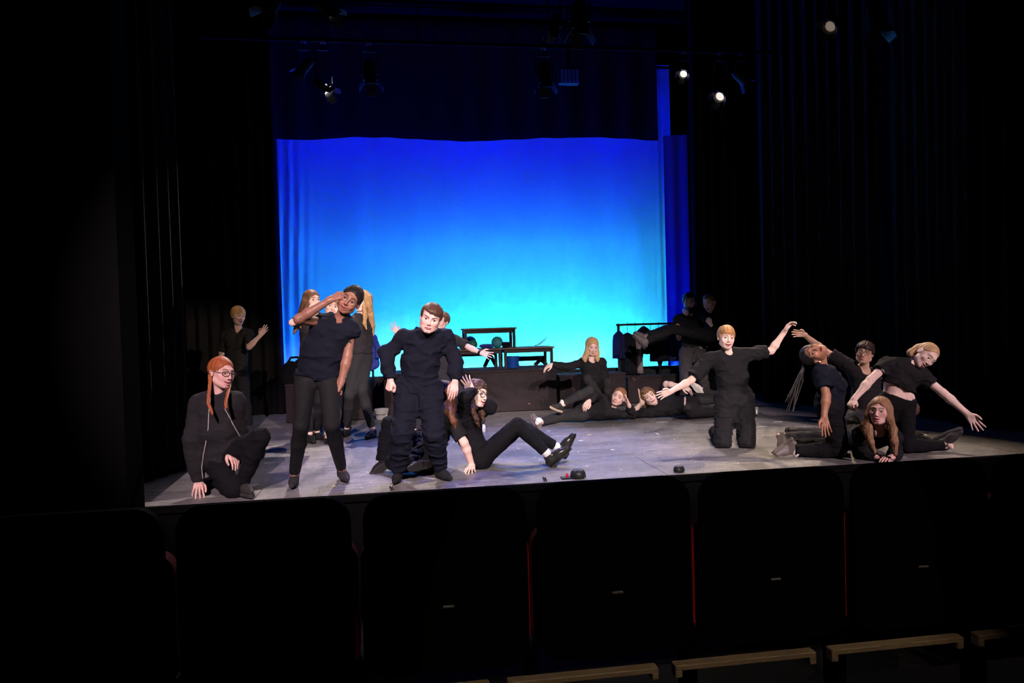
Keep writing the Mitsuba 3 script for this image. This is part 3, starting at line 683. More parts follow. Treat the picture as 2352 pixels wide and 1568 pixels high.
lantern(850, 172, 9.1, side(850, 172, 9.1, .05, -1, -.25), 'dark stage light on the rear bar, pointing straight down', .95)
lantern(1250, 178, 9.1, side(1250, 178, 9.1, .05, -1, -.2), 'stage light beside the square blue panel on the rear bar', .95)
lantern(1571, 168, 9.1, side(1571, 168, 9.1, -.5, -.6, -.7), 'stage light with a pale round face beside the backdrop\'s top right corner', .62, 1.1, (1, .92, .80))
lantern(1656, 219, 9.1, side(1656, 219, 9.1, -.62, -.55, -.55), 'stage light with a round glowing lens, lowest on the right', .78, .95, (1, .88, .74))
lantern(1703, 182, 9.1, side(1703, 182, 9.1, .8, -.7, .1), 'dark stage light right of the round glowing lens', .7)
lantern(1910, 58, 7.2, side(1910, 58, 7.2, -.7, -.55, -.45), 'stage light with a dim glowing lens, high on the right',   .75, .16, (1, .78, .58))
lantern(2010, 45, 7.2, (5.3, 6.4, 0), 'dark stage light at the far right of the front bar', 1.1)
lantern(1330, 50, 7.2, (1.7, 6.6, 0), 'large dark stage light near the middle of the front bar', 1.0)
lantern(1273, 62, 7.2, (.9, 7.6, .5), 'small dark stage light left of the large one on the front bar', .6)
lantern(625, 8, 7.2, (-2.4, 6.2, 1.5), 'dark stage light at the far left of the front bar', .9)
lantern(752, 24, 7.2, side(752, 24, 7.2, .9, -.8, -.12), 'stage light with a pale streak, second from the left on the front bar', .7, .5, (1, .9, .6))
k = thing('led_panel', 'square blue stage light panel beside the middle of the rear bar', 'stage light')
c = aty(1306, 177, 9.1)
part(k, 'housing', box((c[0] - .13, 9.04, c[2] - .09), (c[0] + .13, 9.16, c[2] + .09), .01), 'lamp_black', smooth=False)
for i in range(5):
    part(k, 'cell', box((c[0] - .115 + .048 * i, 9.030, c[2] - .075), (c[0] - .078 + .048 * i, 9.042, c[2] + .075), .003), 'blue_cell', smooth=False)
part(k, 'bracket', bar((c[0], 9.1, c[2] + .08), (c[0], 9.1, 4.6), .03, .012, up=(0, 1, 0)), 'lamp_black', smooth=False)
matte('blue_cell', (.02, .03, .5), .4)
for kk in [q for q in scene if q.startswith(k + '__cell')]: scene[kk]['emitter'] = {'type': 'area', 'radiance': rgb(.001, .002, .022), 'sampling_weight': .01}

# ------------------------------------------------------------------ auditorium seats seen from behind
matte('seat_shell', (.0012, .0012, .0017), .7, .01); matte('seat_red', (.13, .005, .011), .9, .1); matte('seat_edge', (.16, .125, .085), .5)
SEAT = {}
def seat_parts():
    w = .545
    xs = [(-w / 2, 0.02), (-w / 2, .50)]
    from shapely.geometry import box as sbox
    sh = sbox(-w / 2 + .085, .10, w / 2 - .085, .545).buffer(.085, quad_segs=8)
    m = trimesh.creation.extrude_polygon(sh, .030)                   # x, z -> upright
    m.apply_transform(np.array([[1, 0, 0, 0], [0, 0, -1, 0], [0, 1, 0, 0], [0, 0, 0, 1.0]]))
    ins = sbox(-w / 2 + .05, .10, w / 2 - .05, .40).buffer(.065, quad_segs=6)
    c = trimesh.creation.extrude_polygon(ins, .055); c.apply_transform(np.array([[1, 0, 0, 0], [0, 0, -1, .085], [0, 1, 0, 0], [0, 0, 0, 1.0]]))
    pan = box((-w / 2 + .02, .10, -.02), (w / 2 - .02, .20, .40), .03)
    e0, e1 = -w / 2 - .125, w / 2 - .145
    edge = cat([box((e0, -.078, -.036), (e1, -.035, -.016), .003), box((e0, -.078, -.060), (e0 + .025, -.035, -.033), .003), box((e1 - .025, -.078, -.060), (e1, -.035, -.033), .003)])
    arm = box((w / 2 - .010, -.02, .02), (w / 2 + .0375, .40, .07), .015)
    leg = cat([box((w / 2 - .005, .02, -.629), (w / 2 + .034, .12, .02), .004)])
    br = box((-.02, -.040, .235), (.02, -.030, .245), .003)
    return [('back', m, 'seat_shell'), ('cushion', c, 'seat_red'), ('seat_pan', pan, 'seat_red'), ('front_edge', edge, 'seat_edge'), ('armrest', arm, 'seat_shell'), ('pedestal', leg, 'seat_shell'), ('bracket', br, 'steel')]
SP = [(n, mikit.ply(m, b, smooth=False)) for n, m, b in seat_parts()]
names = ['leftmost seat back in the front silhouette, beside the red-haired girl', 'seat back below the feet of the girl in glasses', 'seat back below the boy in the sweatshirt', 'seat back below the girl leaning on the floor', 'seat back left of the centre gap, below the laced shoes',
         'rounded seat back below the kneeling boy with outstretched arms', 'rounded seat back below the dark-haired girl arching back', 'rounded seat back at the right edge, below the blonde girl\'s shoe', 'seat back at the far left in the dark']
gx0 = aty(1590, 1150, 2.5)[0]
for i, n in ((-5, 8), (-4, 0), (-3, 1), (-2, 2), (-1, 4), (0, 5), (1, 6), (2, 7)):
    k = thing('theatre_seat', 'dark ' + names[n], 'seat', 'row of seats in front of the stage')
    for pn, d in SP:
        scene[k + '__' + pn] = {**d, 'to_world': T().translate([gx0 + .585 * (i + .5), 2.5, .010])}
single('step', box((-4, 2.3, -1.0), (6, 3.4, -.62), .005), 'black_wall', 'dark seating step under the row of seats', 'step', smooth=False)

# ------------------------------------------------------------------ heads, hands, feet in frames of their own (x: left in the person's face as seen, y up, z forward)
def c3(*a): return np.array(a, float)
def lip_curves(m):
    curl, w, gap = {'smile': (.009, .027, .0080), 'closed': (.002, .021, 0), 'soft': (.006, .025, 0), 'frown': (-.008, .024, 0), 'open': (.004, .021, .0095)}[m]
    x = np.linspace(-1, 1, 7)
    y = -.064 + curl * (x ** 2 - .35)
    z = .0965 - .020 * x ** 2
    return x * w, y, z, gap
def head_sdf(p, mouth='closed', jaw=1.0, female=True):
    q = p.copy(); q[:, 0] = np.abs(q[:, 0])
    d = ell_d(p, (0, .032, -.014), (.0735, .080, .094))
    d = smin(d, ell_d(p, (0, -.030, .022), (.0585 * jaw, .078, .070)), .03)
    d = smin(d, cone_d(q, c3(.048 * jaw, -.058, .012), c3(.012, -.092, .066), .018, .0165), .03)
    d = smin(d, np.linalg.norm(q - np.array([.040, -.018, .058], F32), axis=1) - .0235, .022)
    bi = .019 if mouth == 'frown' else .026
    d = smin(d, cone_d(q, c3(.006, bi, .084), c3(.045, .026, .066), .0115, .010), .016)
    d = smax(d, -ell_d(q, (.0315, .004, .0985), (.019, .0115, .016)), .012)
    d = smin(d, cone_d(p, c3(0, .010, .089), c3(0, -.030, .1065), .0066, .0098), .010)
    d = smin(d, np.linalg.norm(q - np.array([.0105, -.0345, .0985], F32), axis=1) - .0068, .006)
    d = smax(d, -np.linalg.norm(q - np.array([.0060, -.0420, .1025], F32), axis=1) + .0030, .003)
    # lids round the eye
    d = smin(d, cone_d(q, c3(.019, .0062, .0860), c3(.045, .0054, .0780), .0052, .0046), .004)
    d = smin(d, cone_d(q, c3(.021, -.0050, .0850), c3(.043, -.0045, .0775), .0034, .003), .004)
    x, y, z, gap = lip_curves(mouth)
    for i in range(6):
        m = 1 - abs((i - 2.5) / 3.4)
        d = smin(d, cone_d(p, c3(x[i], y[i] + .0035 + gap * .30 * m, z[i]), c3(x[i + 1], y[i + 1] + .0035 + gap * .30 * m, z[i + 1]), .0036 + .001 * m, .0036 + .001 * m), .006)
        d = smin(d, cone_d(p, c3(x[i], y[i] - .0045 - gap * .8 * m, z[i] - .002), c3(x[i + 1], y[i + 1] - .0045 - gap * .8 * m, z[i + 1] - .002), .0038 + .0018 * m, .0038 + .0018 * m), .006)
    for i in range(6):
        m = 1 - abs((i - 2.5) / 3.4)
        d = smax(d, -cone_d(p, c3(x[i], y[i] - gap * .22 * m, z[i] + .006), c3(x[i + 1], y[i + 1] - gap * .22 * m, z[i + 1] + .006), .0018 + gap * .52 * m, .0018 + gap * .52 * m), .003)
    if mouth in ('smile', 'soft'):
        d = smin(d, np.linalg.norm(q - np.array([.034, -.040, .066], F32), axis=1) - .017, .02)
    # ears
    e = ell_d(q, (.0755, -.004, -.010), (.0085, .031, .0185))
    e = smax(e, -ell_d(q, (.0865, -.002, -.006), (.006, .020, .011)), .004)
    d = smin(d, e, .007)
    return d
def head_color(p, base, brow, mouth, lip=(.62, .25, .24), dark=False, scowl=False):
    q = np.abs(p[:, 0])
    col = np.tile(np.asarray(base, float), (len(p), 1))
    def blend(m, c):
        m = np.clip(m, 0, 1)[:, None]; col[:] = col * (1 - m) + np.asarray(c) * m
    front = np.clip((p[:, 2] - .03) / .02, 0, 1)
    blend(.30 * np.exp(-((q - .040) ** 2 + (p[:, 1] + .028) ** 2) / .00035) * front, (.55, .2, .13) if dark else (.85, .34, .30))
    ar = np.clip((q - .012) / .034, 0, 1)
    yb = .0235 + .006 * np.sin(ar * 2.6) if not scowl else .0125 + .013 * ar
    blend(1.15 * np.exp(-((p[:, 1] - yb) / .0042) ** 2) * ((q > .012) & (q < .050)) * front, brow)
    blend(.95 * np.exp(-((p[:, 1] - .0085) / .0028) ** 2) * ((q > .016) & (q < .046)) * front, np.asarray(brow) * .35)
    x, y, z, gap = lip_curves(mouth)
    w = x[-1]
    xx = np.clip(q / w, 0, 1)
    yc = np.interp(xx, np.linspace(0, 1, 4), y[3:])
    m = 1 - .8 * xx
    up, lo = .0072 + gap * .35 * m, .0085 + gap * .95 * m
    inn = (q < w + .002) & (p[:, 1] < yc + up) & (p[:, 1] > yc - lo) & (p[:, 2] > .05)
    blend(inn * .85, lip)
    depth = (q < w) & (np.abs(p[:, 1] - yc + gap * .22 * m) < .0016 + gap * .5 * m) & (p[:, 2] > .04)
    blend(depth * 1.0, (.10, .02, .02))
    blend(.7 * np.exp(-((q - .0065) ** 2 + (p[:, 1] + .0445) ** 2) / .000012) * front, (.20, .06, .05))
    return col

HAND = {  # per finger (index..little) the bends at its three joints, thumb spread/bend, splay
    'open': ([.10, .08, .12, .18], [.12] * 4, [.08] * 4, 1.0, .55, .05),
    'spread': ([.05, .05, .05, .05], [.08] * 4, [.05] * 4, 1.9, .8, .0),
    'relaxed': ([.35, .42, .48, .55], [.45, .5, .55, .6], [.3] * 4, .5, .35, .25),
    'flat': ([.05, .02, .02, .05], [.05] * 4, [.05] * 4, 1.3, .6, .0),
    'fist': ([1.35, 1.4, 1.4, 1.45], [1.5] * 4, [.9] * 4, .2, .15, .9),
    'pinch': ([.8, 1.1, 1.2, 1.3], [.9, 1.2, 1.2, 1.2], [.5, .7, .7, .7], .3, .2, .6),
    'fingertips': ([.55, .5, .5, .55], [.35] * 4, [.2] * 4, 1.9, .7, .2),
}
def hand_chains(pose):
    b1, b2, b3, splay, ts, tb = HAND[pose]
    ch = []
    for i in range(4):
        bx = (.030, .0105, -.009, -.027)[i]; by = (.086, .090, .086, .077)[i]
        L = (.040, .044, .040, .031)[i], (.024, .027, .025, .019)[i], (.019, .020, .019, .017)[i]
        a = (.10, .02, -.08, -.20)[i] * splay
        dirx = math.sin(a)
        pts = [c3(bx, by, 0)]; ang = 0
        for l, b in zip(L, (b1[i], b2[i], b3[i])):
            ang += b
            pts.append(pts[-1] + l * c3(dirx * math.cos(ang), math.cos(a) * math.cos(ang), math.sin(ang)))
        ch.append((pts, (.0088, .0080, .0073, .0063) if i < 3 else (.0078, .0070, .0064, .0056)))
    d0 = unit(c3(.45 + .35 * ts, .75, .30 + .25 * tb)); d1 = unit(c3(.30 * ts + .12 - .55 * tb, .9, .25 + .55 * tb)); d2 = unit(c3(.15 * ts - .75 * tb, .95, .25 + .45 * tb))
    t0 = c3(.020, .018, .006); t1 = t0 + .040 * d0; t2 = t1 + .031 * d1; t3 = t2 + .025 * d2
    ch.append(([t0, t1, t2, t3], (.0135, .0112, .0096, .0075)))
    return ch
def hand_sdf_fn(pose, hand):
    ch = hand_chains(pose)
    sx = 1.0 if hand == 'R' else -1.0
    def fn(p):
        q = p.copy(); q[:, 0] *= sx
        d = cone_d(q, c3(0, -.02, 0), c3(0, .014, 0), .0225, .023)
        for x0, x1, y1, r1 in ((.012, .029, .080, .0120), (.005, .0105, .084, .0122), (-.006, -.009, .080, .0118), (-.013, -.026, .070, .0110)):
            d = smin(d, cone_d(q, c3(x0, .010, 0), c3(x1, y1, 0), .0155, r1), .010)
        d = smin(d, cone_d(q, c3(.014, .022, .008), c3(.026, .050, .010), .014, .011), .010)
        for pts, rr in ch:
            f = np.full(len(q), 1.0, F32)
            for j in range(3):
                f = np.minimum(f, cone_d(q, pts[j], pts[j + 1], rr[j], rr[j + 1]))
            d = smin(d, f, .005)
        return d
    return fn
def shoe_sdf(kind):
    """x right, y towards the toe, z up; the ankle joint over the origin, sole at z = -.075"""
    def foot(p):
        d = cone_d(p, c3(0, -.040, -.045), c3(0, .070, -.050), .030, .034)
        d = smin(d, cone_d(p, c3(0, .070, -.050), c3(.004, .150, -.056), .036, .021), .02)
        d = smin(d, cone_d(p, c3(0, -.01, -.005), c3(0, .085, -.040), .032, .028), .025)
        return d
    def upper(p):
        d = foot(p)
        top = {'sneaker': .030, 'jazz': .012, 'oxford': .015, 'sock': .085, 'boot': .09, 'ankle': .05}[kind]
        d = smin(d, cone_d(p, c3(0, -.012, -.03), c3(0, -.012 if kind in ('boot', 'sock', 'ankle') else -.008, top), .034, .0385), .015)
        d = np.maximum(d, p[:, 2] - F32(top))
        return np.maximum(d, -p[:, 2] - F32(.0745))
    def sole(p):
        q = p.copy(); q[:, 2] = -.052
        d = np.minimum(cone_d(q, c3(0, -.042, -.052), c3(0, .07, -.052), .033, .039), cone_d(q, c3(0, .07, -.052), c3(.004, .152, -.052), .039, .026))
        th = {'sneaker': .021, 'oxford': .009, 'jazz': .006, 'boot': .012}.get(kind, .006)
        e = np.maximum(np.maximum(d, p[:, 2] + F32(.0745 - (.008 if kind == 'sneaker' else .002))), -p[:, 2] - F32(.0745 + th))
        if kind in ('oxford', 'jazz', 'boot'):
            e = np.minimum(e, np.maximum(np.maximum(d, p[:, 1] - F32(-.002)), np.maximum(p[:, 2] + F32(.074), -p[:, 2] - F32(.0745 + (.028 if kind == 'oxford' else .012)))))
        return e
    return upper, sole

def view_frame(P):
    z = unit(CAM - P); x = unit(np.cross(UP, z)); return np.stack([x, np.cross(z, x), z], 1)
def head_frame(P, yaw, pitch, roll):
    y, p, r = map(math.radians, (yaw, pitch, roll))
    Ry = np.array([[math.cos(y), 0, math.sin(y)], [0, 1, 0], [-math.sin(y), 0, math.cos(y)]])
    Rx = np.array([[1, 0, 0], [0, math.cos(p), math.sin(p)], [0, -math.sin(p), math.cos(p)]])
    Rz = np.array([[math.cos(r), math.sin(r), 0], [-math.sin(r), math.cos(r), 0], [0, 0, 1]])
    M = np.eye(4); M[:3, :3] = view_frame(P) @ Rz @ Ry @ Rx; M[:3, 3] = P
    return M

# ------------------------------------------------------------------ a person
BONE = {'e': .165, 'w': .150, 'k': .255, 'a': .245}
CHECK = []
class Pose:
    """Joints of one person: (u, v, depth) of each; depth = metres behind the person's own distance Z, or 'near'/'far' (found from the bone's length), or ('ground', height)."""
    def __init__(self, Z, H, joints):
        self.Z, self.H, self.J = Z, H, {}
        par = {'e': 's', 'w': 'e', 'k': 'h', 'a': 'k'}
        order = ['h', 's', 'e', 'w', 'k', 'a']
        for n, j in sorted(joints.items(), key=lambda t: (order.index(t[0][0]) if len(t[0]) == 2 and t[0][0] in order and t[0][1] in 'LR' else 9)):
            u, v, dd = j[:3]
            if isinstance(dd, tuple): self.J[n] = ground(u, v, dd[1])
            elif isinstance(dd, str):
                a = self.J[par[n[0]] + n[1]]; L = BONE[n[0]] * H
                r = ray(u, v); o = CAM - a
                A, B, C = r @ r, r @ o, o @ o - L * L
                D = B * B - A * C
                t = (-B + (1 if dd == 'far' else -1) * math.sqrt(max(D, 0))) / A
                self.J[n] = CAM + r * t
            else: self.J[n] = at(u, v, Z + dd)
        for n in self.J:
            if len(n) == 2 and n[0] in par and n[1] in 'LR':
                CHECK.append((n, np.linalg.norm(self.J[n] - self.J[par[n[0]] + n[1]]) / (BONE[n[0]] * H)))
    def __getitem__(self, n): return self.J[n]

def tint(c, n, amt=.12):
    return np.clip(np.asarray(c) * (1 + amt * (n - .5) * 2)[:, None], 0, 1)

def make_person(label, Z, H, joints, head, skin='fair', hair=None, shirt=None, trousers=None, feet=None, hands=None, glasses=None, group=None, mouth='closed', eye=(.10, .06, .04),
                detail=1.0, jaw=1.0, fat=1.0, brow=None, extra=None, jacket=None):
    P = Pose(Z, H, joints); J = P.J; g = H / 1.6; detail *= 1.12
    key = thing('person', label, 'person', group)
    base = SKIN[skin]; dark = skin in ('deep', 'brown')
    hp = at(head[0], head[1], Z + head[2]); HM = head_frame(hp, *head[3:6]); hs = (head[6] if len(head) > 6 else .215 * (.55 + .45 * g)) / .22
    hu = HM[:3, 1]
    pel = (J['hL'] + J['hR']) / 2; neck = J['neck']; chest = (J['sL'] + J['sR']) / 2
    spine = unit(neck - pel)
    waist = J.get('waist', pel * .58 + (chest * .5 + neck * .5) * .42)
    hx = unit(J['hL'] - J['hR']); sx = unit(J['sL'] - J['sR'])
    wx = unit(hx + sx)
    rib = waist * .38 + (chest * .6 + neck * .4) * .62
    f = fat * g
    def torso(F, o=0.0, k=.035, lower=True, soft=0.0, upper=True):
        if lower:
            for s, h in ((1, J['hL']), (-1, J['hR'])):
                c = pel * .38 + h * .62
                F.cone(c, pel + hx * s * .042 * g + spine * .05 * g, .088 * f + o, .078 * f + o, k)
                F.cone(pel + hx * s * .046 * g + spine * .04 * g, waist + wx * s * .040 * g, .078 * f + o, .066 * f + o + soft, k)
        if upper:
            for s in (1, -1):
                sh = J['sL'] if s > 0 else J['sR']
                F.cone(waist + wx * s * .040 * g, rib + sx * s * .052 * g, .066 * f + o + soft, .076 * f + o, k)
                F.cone(rib + sx * s * .052 * g, neck + sx * s * .075 * g - spine * .075 * g, .076 * f + o, .052 * f + o, k)
                F.cone(neck + sx * s * .030 * g - spine * .018 * g, sh, .034 * f + o, .041 * f + o, k)
                F.cone(rib + sx * s * .05 * g, sh - spine * .02 * g, .066 * f + o, .043 * f + o, k)
    def shell(F, cuts, kj, subs=(), **kw):             # a torso with edges of its own, joined to sleeves or legs later
        Q = Field(); torso(Q, **kw); Q.cuts = cuts
        for p, q, r0, r1 in subs: Q.cone(p, q, r0, r1, .006, sub=True)
        lo, hi = Q.box(); F.add(lo + .05, hi - .05, Q, kj)
    # ---- the body: one surface, finer at the head and the hands
    B = Field()
    torso(B)
    nb = hp + HM[:3, :3] @ c3(0, -.050, -.018) * hs
    B.cone(neck - spine * .03 * g, nb, .048 * g, .046 * hs, .025)
    fine = []
    for s in 'LR':
        B.cone(J['s' + s], J['e' + s], .041 * f, .033 * f, .02)
        B.cone(J['e' + s], J['e' + s] * .7 + J['w' + s] * .3, .033 * f, .0355 * f, .02)
        B.cone(J['e' + s] * .7 + J['w' + s] * .3, J['w' + s], .0355 * f, .0225 * g, .02)
        B.cone(J['h' + s], J['k' + s], .077 * f, .049 * f, .03)
        m = J['k' + s] * .68 + J['a' + s] * .32
        B.cone(J['k' + s], m, .048 * f, .049 * f, .02)
        B.cone(m, J['a' + s], .049 * f, .033 * g, .02)
        tip, nrm, pose = hands[s]
        tp = at(tip[0], tip[1], Z + tip[2]) if not isinstance(tip[2], tuple) else ground(tip[0], tip[1], tip[2][1])
        w = J['w' + s]; y = unit(tp - w)
        if isinstance(nrm, str): n = {'down': V(0, 0, -1), 'up': V(0, 0, 1)}[nrm]
        else: n = view_frame(w) @ np.asarray(nrm, float)
        n = unit(n - y * (n @ y)); HMx = np.eye(4); HMx[:3, 0], HMx[:3, 1], HMx[:3, 2], HMx[:3, 3] = np.cross(y, n), y, n, w
        hsz = .98 * g if H < 1.5 else .95 * g
        B.local(HMx, hsz, .20 * g, hand_sdf_fn(pose, s), .012)
        fine.append((w + y * .085 * g, .125 * g, .0036 * detail))
        ft = feet[s]
        toe = at(ft[0], ft[1], Z + ft[2]) if not isinstance(ft[2], tuple) else ground(ft[0], ft[1], ft[2][1])
        J['toe' + s] = toe
        ydir = unit(toe - J['a' + s])
        B.cone(J['a' + s] - unit(J['k' + s] - J['a' + s]) * .03 * g, J['a' + s] + unit(toe - J['a' + s]) * .05 * g, .030 * g, .020 * g, .02)
    B.local(HM, hs, .17 * hs, lambda p: head_sdf(p, mouth, jaw), .018)
    fine.append((hp, .150 * hs, .0030 * detail))
    hc = .0105 * (1 + .3 * (detail - 1))
    v, fc = nets(B, hc)
    cen = v[fc].mean(1)
    for c, r, h in fine: fc = fc[np.linalg.norm(v[fc].mean(1) - c, axis=1) > r - .008]
    vs, fs = [compact(v, fc)[0]], [compact(v, fc)[1]]
    for c, r, h in fine:
        a, b = nets(B, h, c - r, c + r, inside=(c, r))
        b = b[np.linalg.norm(a[b].mean(1) - c, axis=1) < r]
        a, b = compact(a, b)
        fs.append(b + sum(len(x) for x in vs)); vs.append(a)
    bv, bf = np.vstack(vs), np.vstack(fs)
    covers = []
    # ---- eyes, teeth
    em = trimesh.creation.icosphere(3, .0124)
    dirs = em.vertices / .0124
    for s in (-1, 1):
        look = unit(c3(-s * .03, -.02, 1))
        ca = dirs @ look
        ec = np.where((ca > .90)[:, None], np.array([.01, .01, .01]), np.where((ca > .70)[:, None], np.asarray(eye), np.array([.40, .37, .36])))
        m = trimesh.Trimesh((em.vertices + c3(s * .0315, .0015, .0752)) * hs @ HM[:3, :3].T + HM[:3, 3], em.faces, process=False)
        part(key, 'eye', m, 'eye', smooth=True, color=ec)
    if mouth in ('smile', 'open'):
        tm = trimesh.creation.icosphere(2, 1.0); tm.vertices = tm.vertices * [.020, .0046, .012] + [0, -.0605 if mouth == 'smile' else -.0585, .0825]
        if mouth == 'smile': tm.vertices[:, 1] += .006 * ((tm.vertices[:, 0] / .024) ** 2)
        tm.vertices = tm.vertices * hs @ HM[:3, :3].T + HM[:3, 3]
        part(key, 'teeth', tm, 'teeth', smooth=True)
    # ---- clothes
    def fold(amp, fr, seed):                          # creases: ridges of noise, raised from the cloth
        f_ = np.array(fr) * .8
        def fn(p):
            n = meshkit.fbm(p * f_ + meshkit.noise(p * 5.0, seed)[:, None] * .6, 2, seed)
            r = np.clip(1 - np.abs(n * 2 - 1) * 2.6, 0, 1) ** 2
            return (F32(amp) * (.35 - 1.15 * r - .45)).astype(F32)
        return fn
    seed = int(abs(joints['neck'][0])) % 97
    ch = .0085 * detail
    if shirt:
        S = Field(); o = shirt.get('o', .010)
        dn = shirt.get('neck', .0)
        fwd = unit(np.cross(sx, spine))              # out of the chest
        fwd = fwd if shirt.get('front') is None else view_frame(neck) @ np.asarray(shirt['front'], float)
        hem = pel + spine * shirt.get('hem', -.03) * g
        n0 = neck - spine * .006 * g + fwd * .012 * g
        shell(S, [(hem, -unit(spine * 1.0 + view_frame(pel)[:, 0] * shirt.get('tilt', 0)))], .03,
              [(n0, n0 + spine * .12 * g, .050 * g + dn * .5, .066 * g + dn), (n0 + fwd * (.030 + dn * .4) * g + spine * .012 * g, n0 + fwd * .05 * g + spine * .10 * g, .040 * g + dn * .8, .05 * g)], o=o, k=.035, soft=shirt.get('soft', .008))
        for s in 'LR':
            a, e, w = J['s' + s], J['e' + s], J['w' + s]
            sl = shirt.get('sleeve', .62)
            if sl <= 0: continue
            so = shirt.get('so', .014)
            if sl <= 1:
                q = a + (e - a) * sl
                S.cone(a, a + (e - a) * min(1, sl + .15), .042 * f + so * .7, .037 * f + so * 1.3, .02, cut=[(q, unit(e - a))])
            else:
                S.cone(a, e, .041 * f + so, .034 * f + so, .03)
                q = e + (w - e) * (sl - 1)
                S.cone(e, e * .5 + w * .5, .034 * f + so, .034 * f + so, .02)
                S.cone(e * .5 + w * .5, w, .034 * f + so, .026 * f + so * .7, .02, cut=[(q, unit(w - e))])
        S.disp = fold(1.5 * shirt.get('wr', .006), shirt.get('fr', (13, 13, 19)), seed)
        covers.append(S)
        part(key, shirt.get('name', 'shirt'), mesh_of(S, ch), shirt['mat'], smooth=True)
        for s in 'LR':
            if shirt.get('cuff'):
                a, e = J['s' + s], J['e' + s]; d_ = unit(e - a); q = a + (e - a) * shirt['sleeve']
                part(key, 'sleeve_cuff', lathe([(.040 * f, -.022), (.053 * f, -.022), (.055 * f, -.010), (.054 * f, .003), (.040 * f, .003), (.040 * f, -.022)], 28, q, d_), shirt['cuff'], label='white sleeve cuff', smooth=40)
    if trousers:
        Tn = Field(); o = trousers.get('o', .006)
        shell(Tn, [(pel + spine * trousers.get('top', .10) * g, spine)], .03, o=o, k=.035, upper=False)
        for s in 'LR':
            h, k_, a = J['h' + s], J['k' + s], J['a' + s]
            lg = trousers.get('len', .90)
            q = k_ + (a - k_) * lg
            Tn.cone(h, k_, .078 * f + o, .050 * f + o, .035)
            m = k_ * .68 + a * .32
            Tn.cone(k_, m, .049 * f + o, .050 * f + o, .02)
            Tn.cone(m, q + (a - k_) * .06, .050 * f + o, .034 * g + o * trousers.get('flare', 1.0), .02, cut=[(q, unit(a - k_))])
        Tn.disp = fold(1.4 * trousers.get('wr', .003), trousers.get('fr', (15, 15, 24)), seed + 7)
        covers.append(Tn)
        part(key, 'trousers', mesh_of(Tn, ch), trousers['mat'], smooth=True)
    v, fc = bv, bf
    q = (v - HM[:3, 3]) @ HM[:3, :3] / hs
    col = np.tile(np.asarray(base, float), (len(v), 1))
    hd = np.linalg.norm(q, axis=1) < .14
    browc = brow if brow is not None else (np.asarray(hair['color']) * .55 if hair else (.1, .06, .04))
    col[hd] = head_color(q[hd], base, browc, mouth, (.36, .12, .10) if dark else (.66, .24, .24), dark, mouth == 'frown')
    col = tint(col, meshkit.fbm(v * 12, 2), .035)
    for Cv in covers:                               # under the clothes the figure is plain black
        w_ = v.astype(F32); d_ = (spine * .013).astype(F32)
        col[(Cv(w_) < .003) & (Cv(w_ + d_) < .010) & (Cv(w_ - d_) < .010)] = (.005, .005, .006)
    w_ = v.astype(F32); nrm = np.zeros((len(v), 3))  # normals from the field itself, free of the grid's unevenness
    for sg in ((1, -1, -1), (-1, -1, 1), (-1, 1, -1), (1, 1, 1)):
        nrm += np.array(sg) * B(w_ + np.array(sg, F32) * F32(.0022))[:, None]
    nrm /= np.linalg.norm(nrm, axis=1, keepdims=True) + 1e-12
    scene[numbered(key + '__body')] = {'type': 'ply', 'filename': meshkit.write_ply(trimesh.Trimesh(v, fc, process=False), True, None, col, nrm), 'face_normals': False, 'bsdf': {'type': 'ref', 'id': 'skin_dark' if dark else 'skin'}}
    for s in 'LR':
        ft = feet[s]; kind = ft[3] if len(ft) > 3 else 'oxford'
        a = J['a' + s]; y = unit(J['toe' + s] - a)
        up = unit(J['k' + s] - a) if len(ft) < 5 or ft[4] is None else (V(0, 0, 1) if ft[4] == 'up' else view_frame(a) @ np.asarray(ft[4], float))
        dz = up - y * 0
        z = unit(up)
        y = unit((J['toe' + s] - a) - z * ((J['toe' + s] - a) @ z)); x = np.cross(y, z)
        M = np.eye(4); M[:3, 0], M[:3, 1], M[:3, 2], M[:3, 3] = x, y, z, a
        fsz = (ft[5] if len(ft) > 5 else 1.0) * g * .95
        up_, so_ = shoe_sdf(kind)
        mats = FOOT[ft[6] if len(ft) > 6 else kind]
        U = Field(); U.local(M, fsz, .20 * fsz, up_, 0.01)
        nm = 'sock' if kind in ('sock', 'ankle') else 'shoe'
        m = mesh_of(U, .0055 * detail)
        if nm == 'shoe':
            sk = part(key, 'shoe', m, mats[0], smooth=True)
            W = Field(); W.local(M, fsz, .20 * fsz, so_, 0.01)
            part(sk, 'sole', mesh_of(W, .005 * detail), mats[1], smooth=30)
            lt = []
            for i in range(4):
                yy = .030 + .020 * i; zz = .004 - .013 * i
                lt.append(tube([M[:3, :3] @ (c3(-.022 + .002 * i, yy, zz - .006) * fsz) + a, M[:3, :3] @ (c3(0, yy + .004, zz + .006) * fsz) + a, M[:3, :3] @ (c3(.022 - .002 * i, yy, zz - .006) * fsz) + a], .0028, 6))
            part(sk, 'laces', cat(lt), mats[2], smooth=True)
            if len(mats) > 3:
                Q = Field(); Q.cone(a + z * .005, a + z * .060 * fsz, .036 * g, .0375 * g, .01, cut=[(a + z * .055 * fsz, z)])
                part(key, 'sock', mesh_of(Q, .007 * detail), mats[3], label='white ankle sock', smooth=True)
        else:
            part(key, 'sock', m, mats[0], smooth=True)
    # ---- hair
    if hair:
        make_hair(key, hair, HM, hs, P, detail, seed)
    if glasses:
        make_glasses(key, HM, hs, glasses)
    ctx = dict(key=key, P=P, J=J, HM=HM, hs=hs, g=g, f=f, spine=spine, pel=pel, neck=neck, waist=waist, rib=rib, sx=sx, hx=hx, detail=detail, torso=torso, fold=fold, seed=seed)
    if extra: extra(ctx)
    return ctx

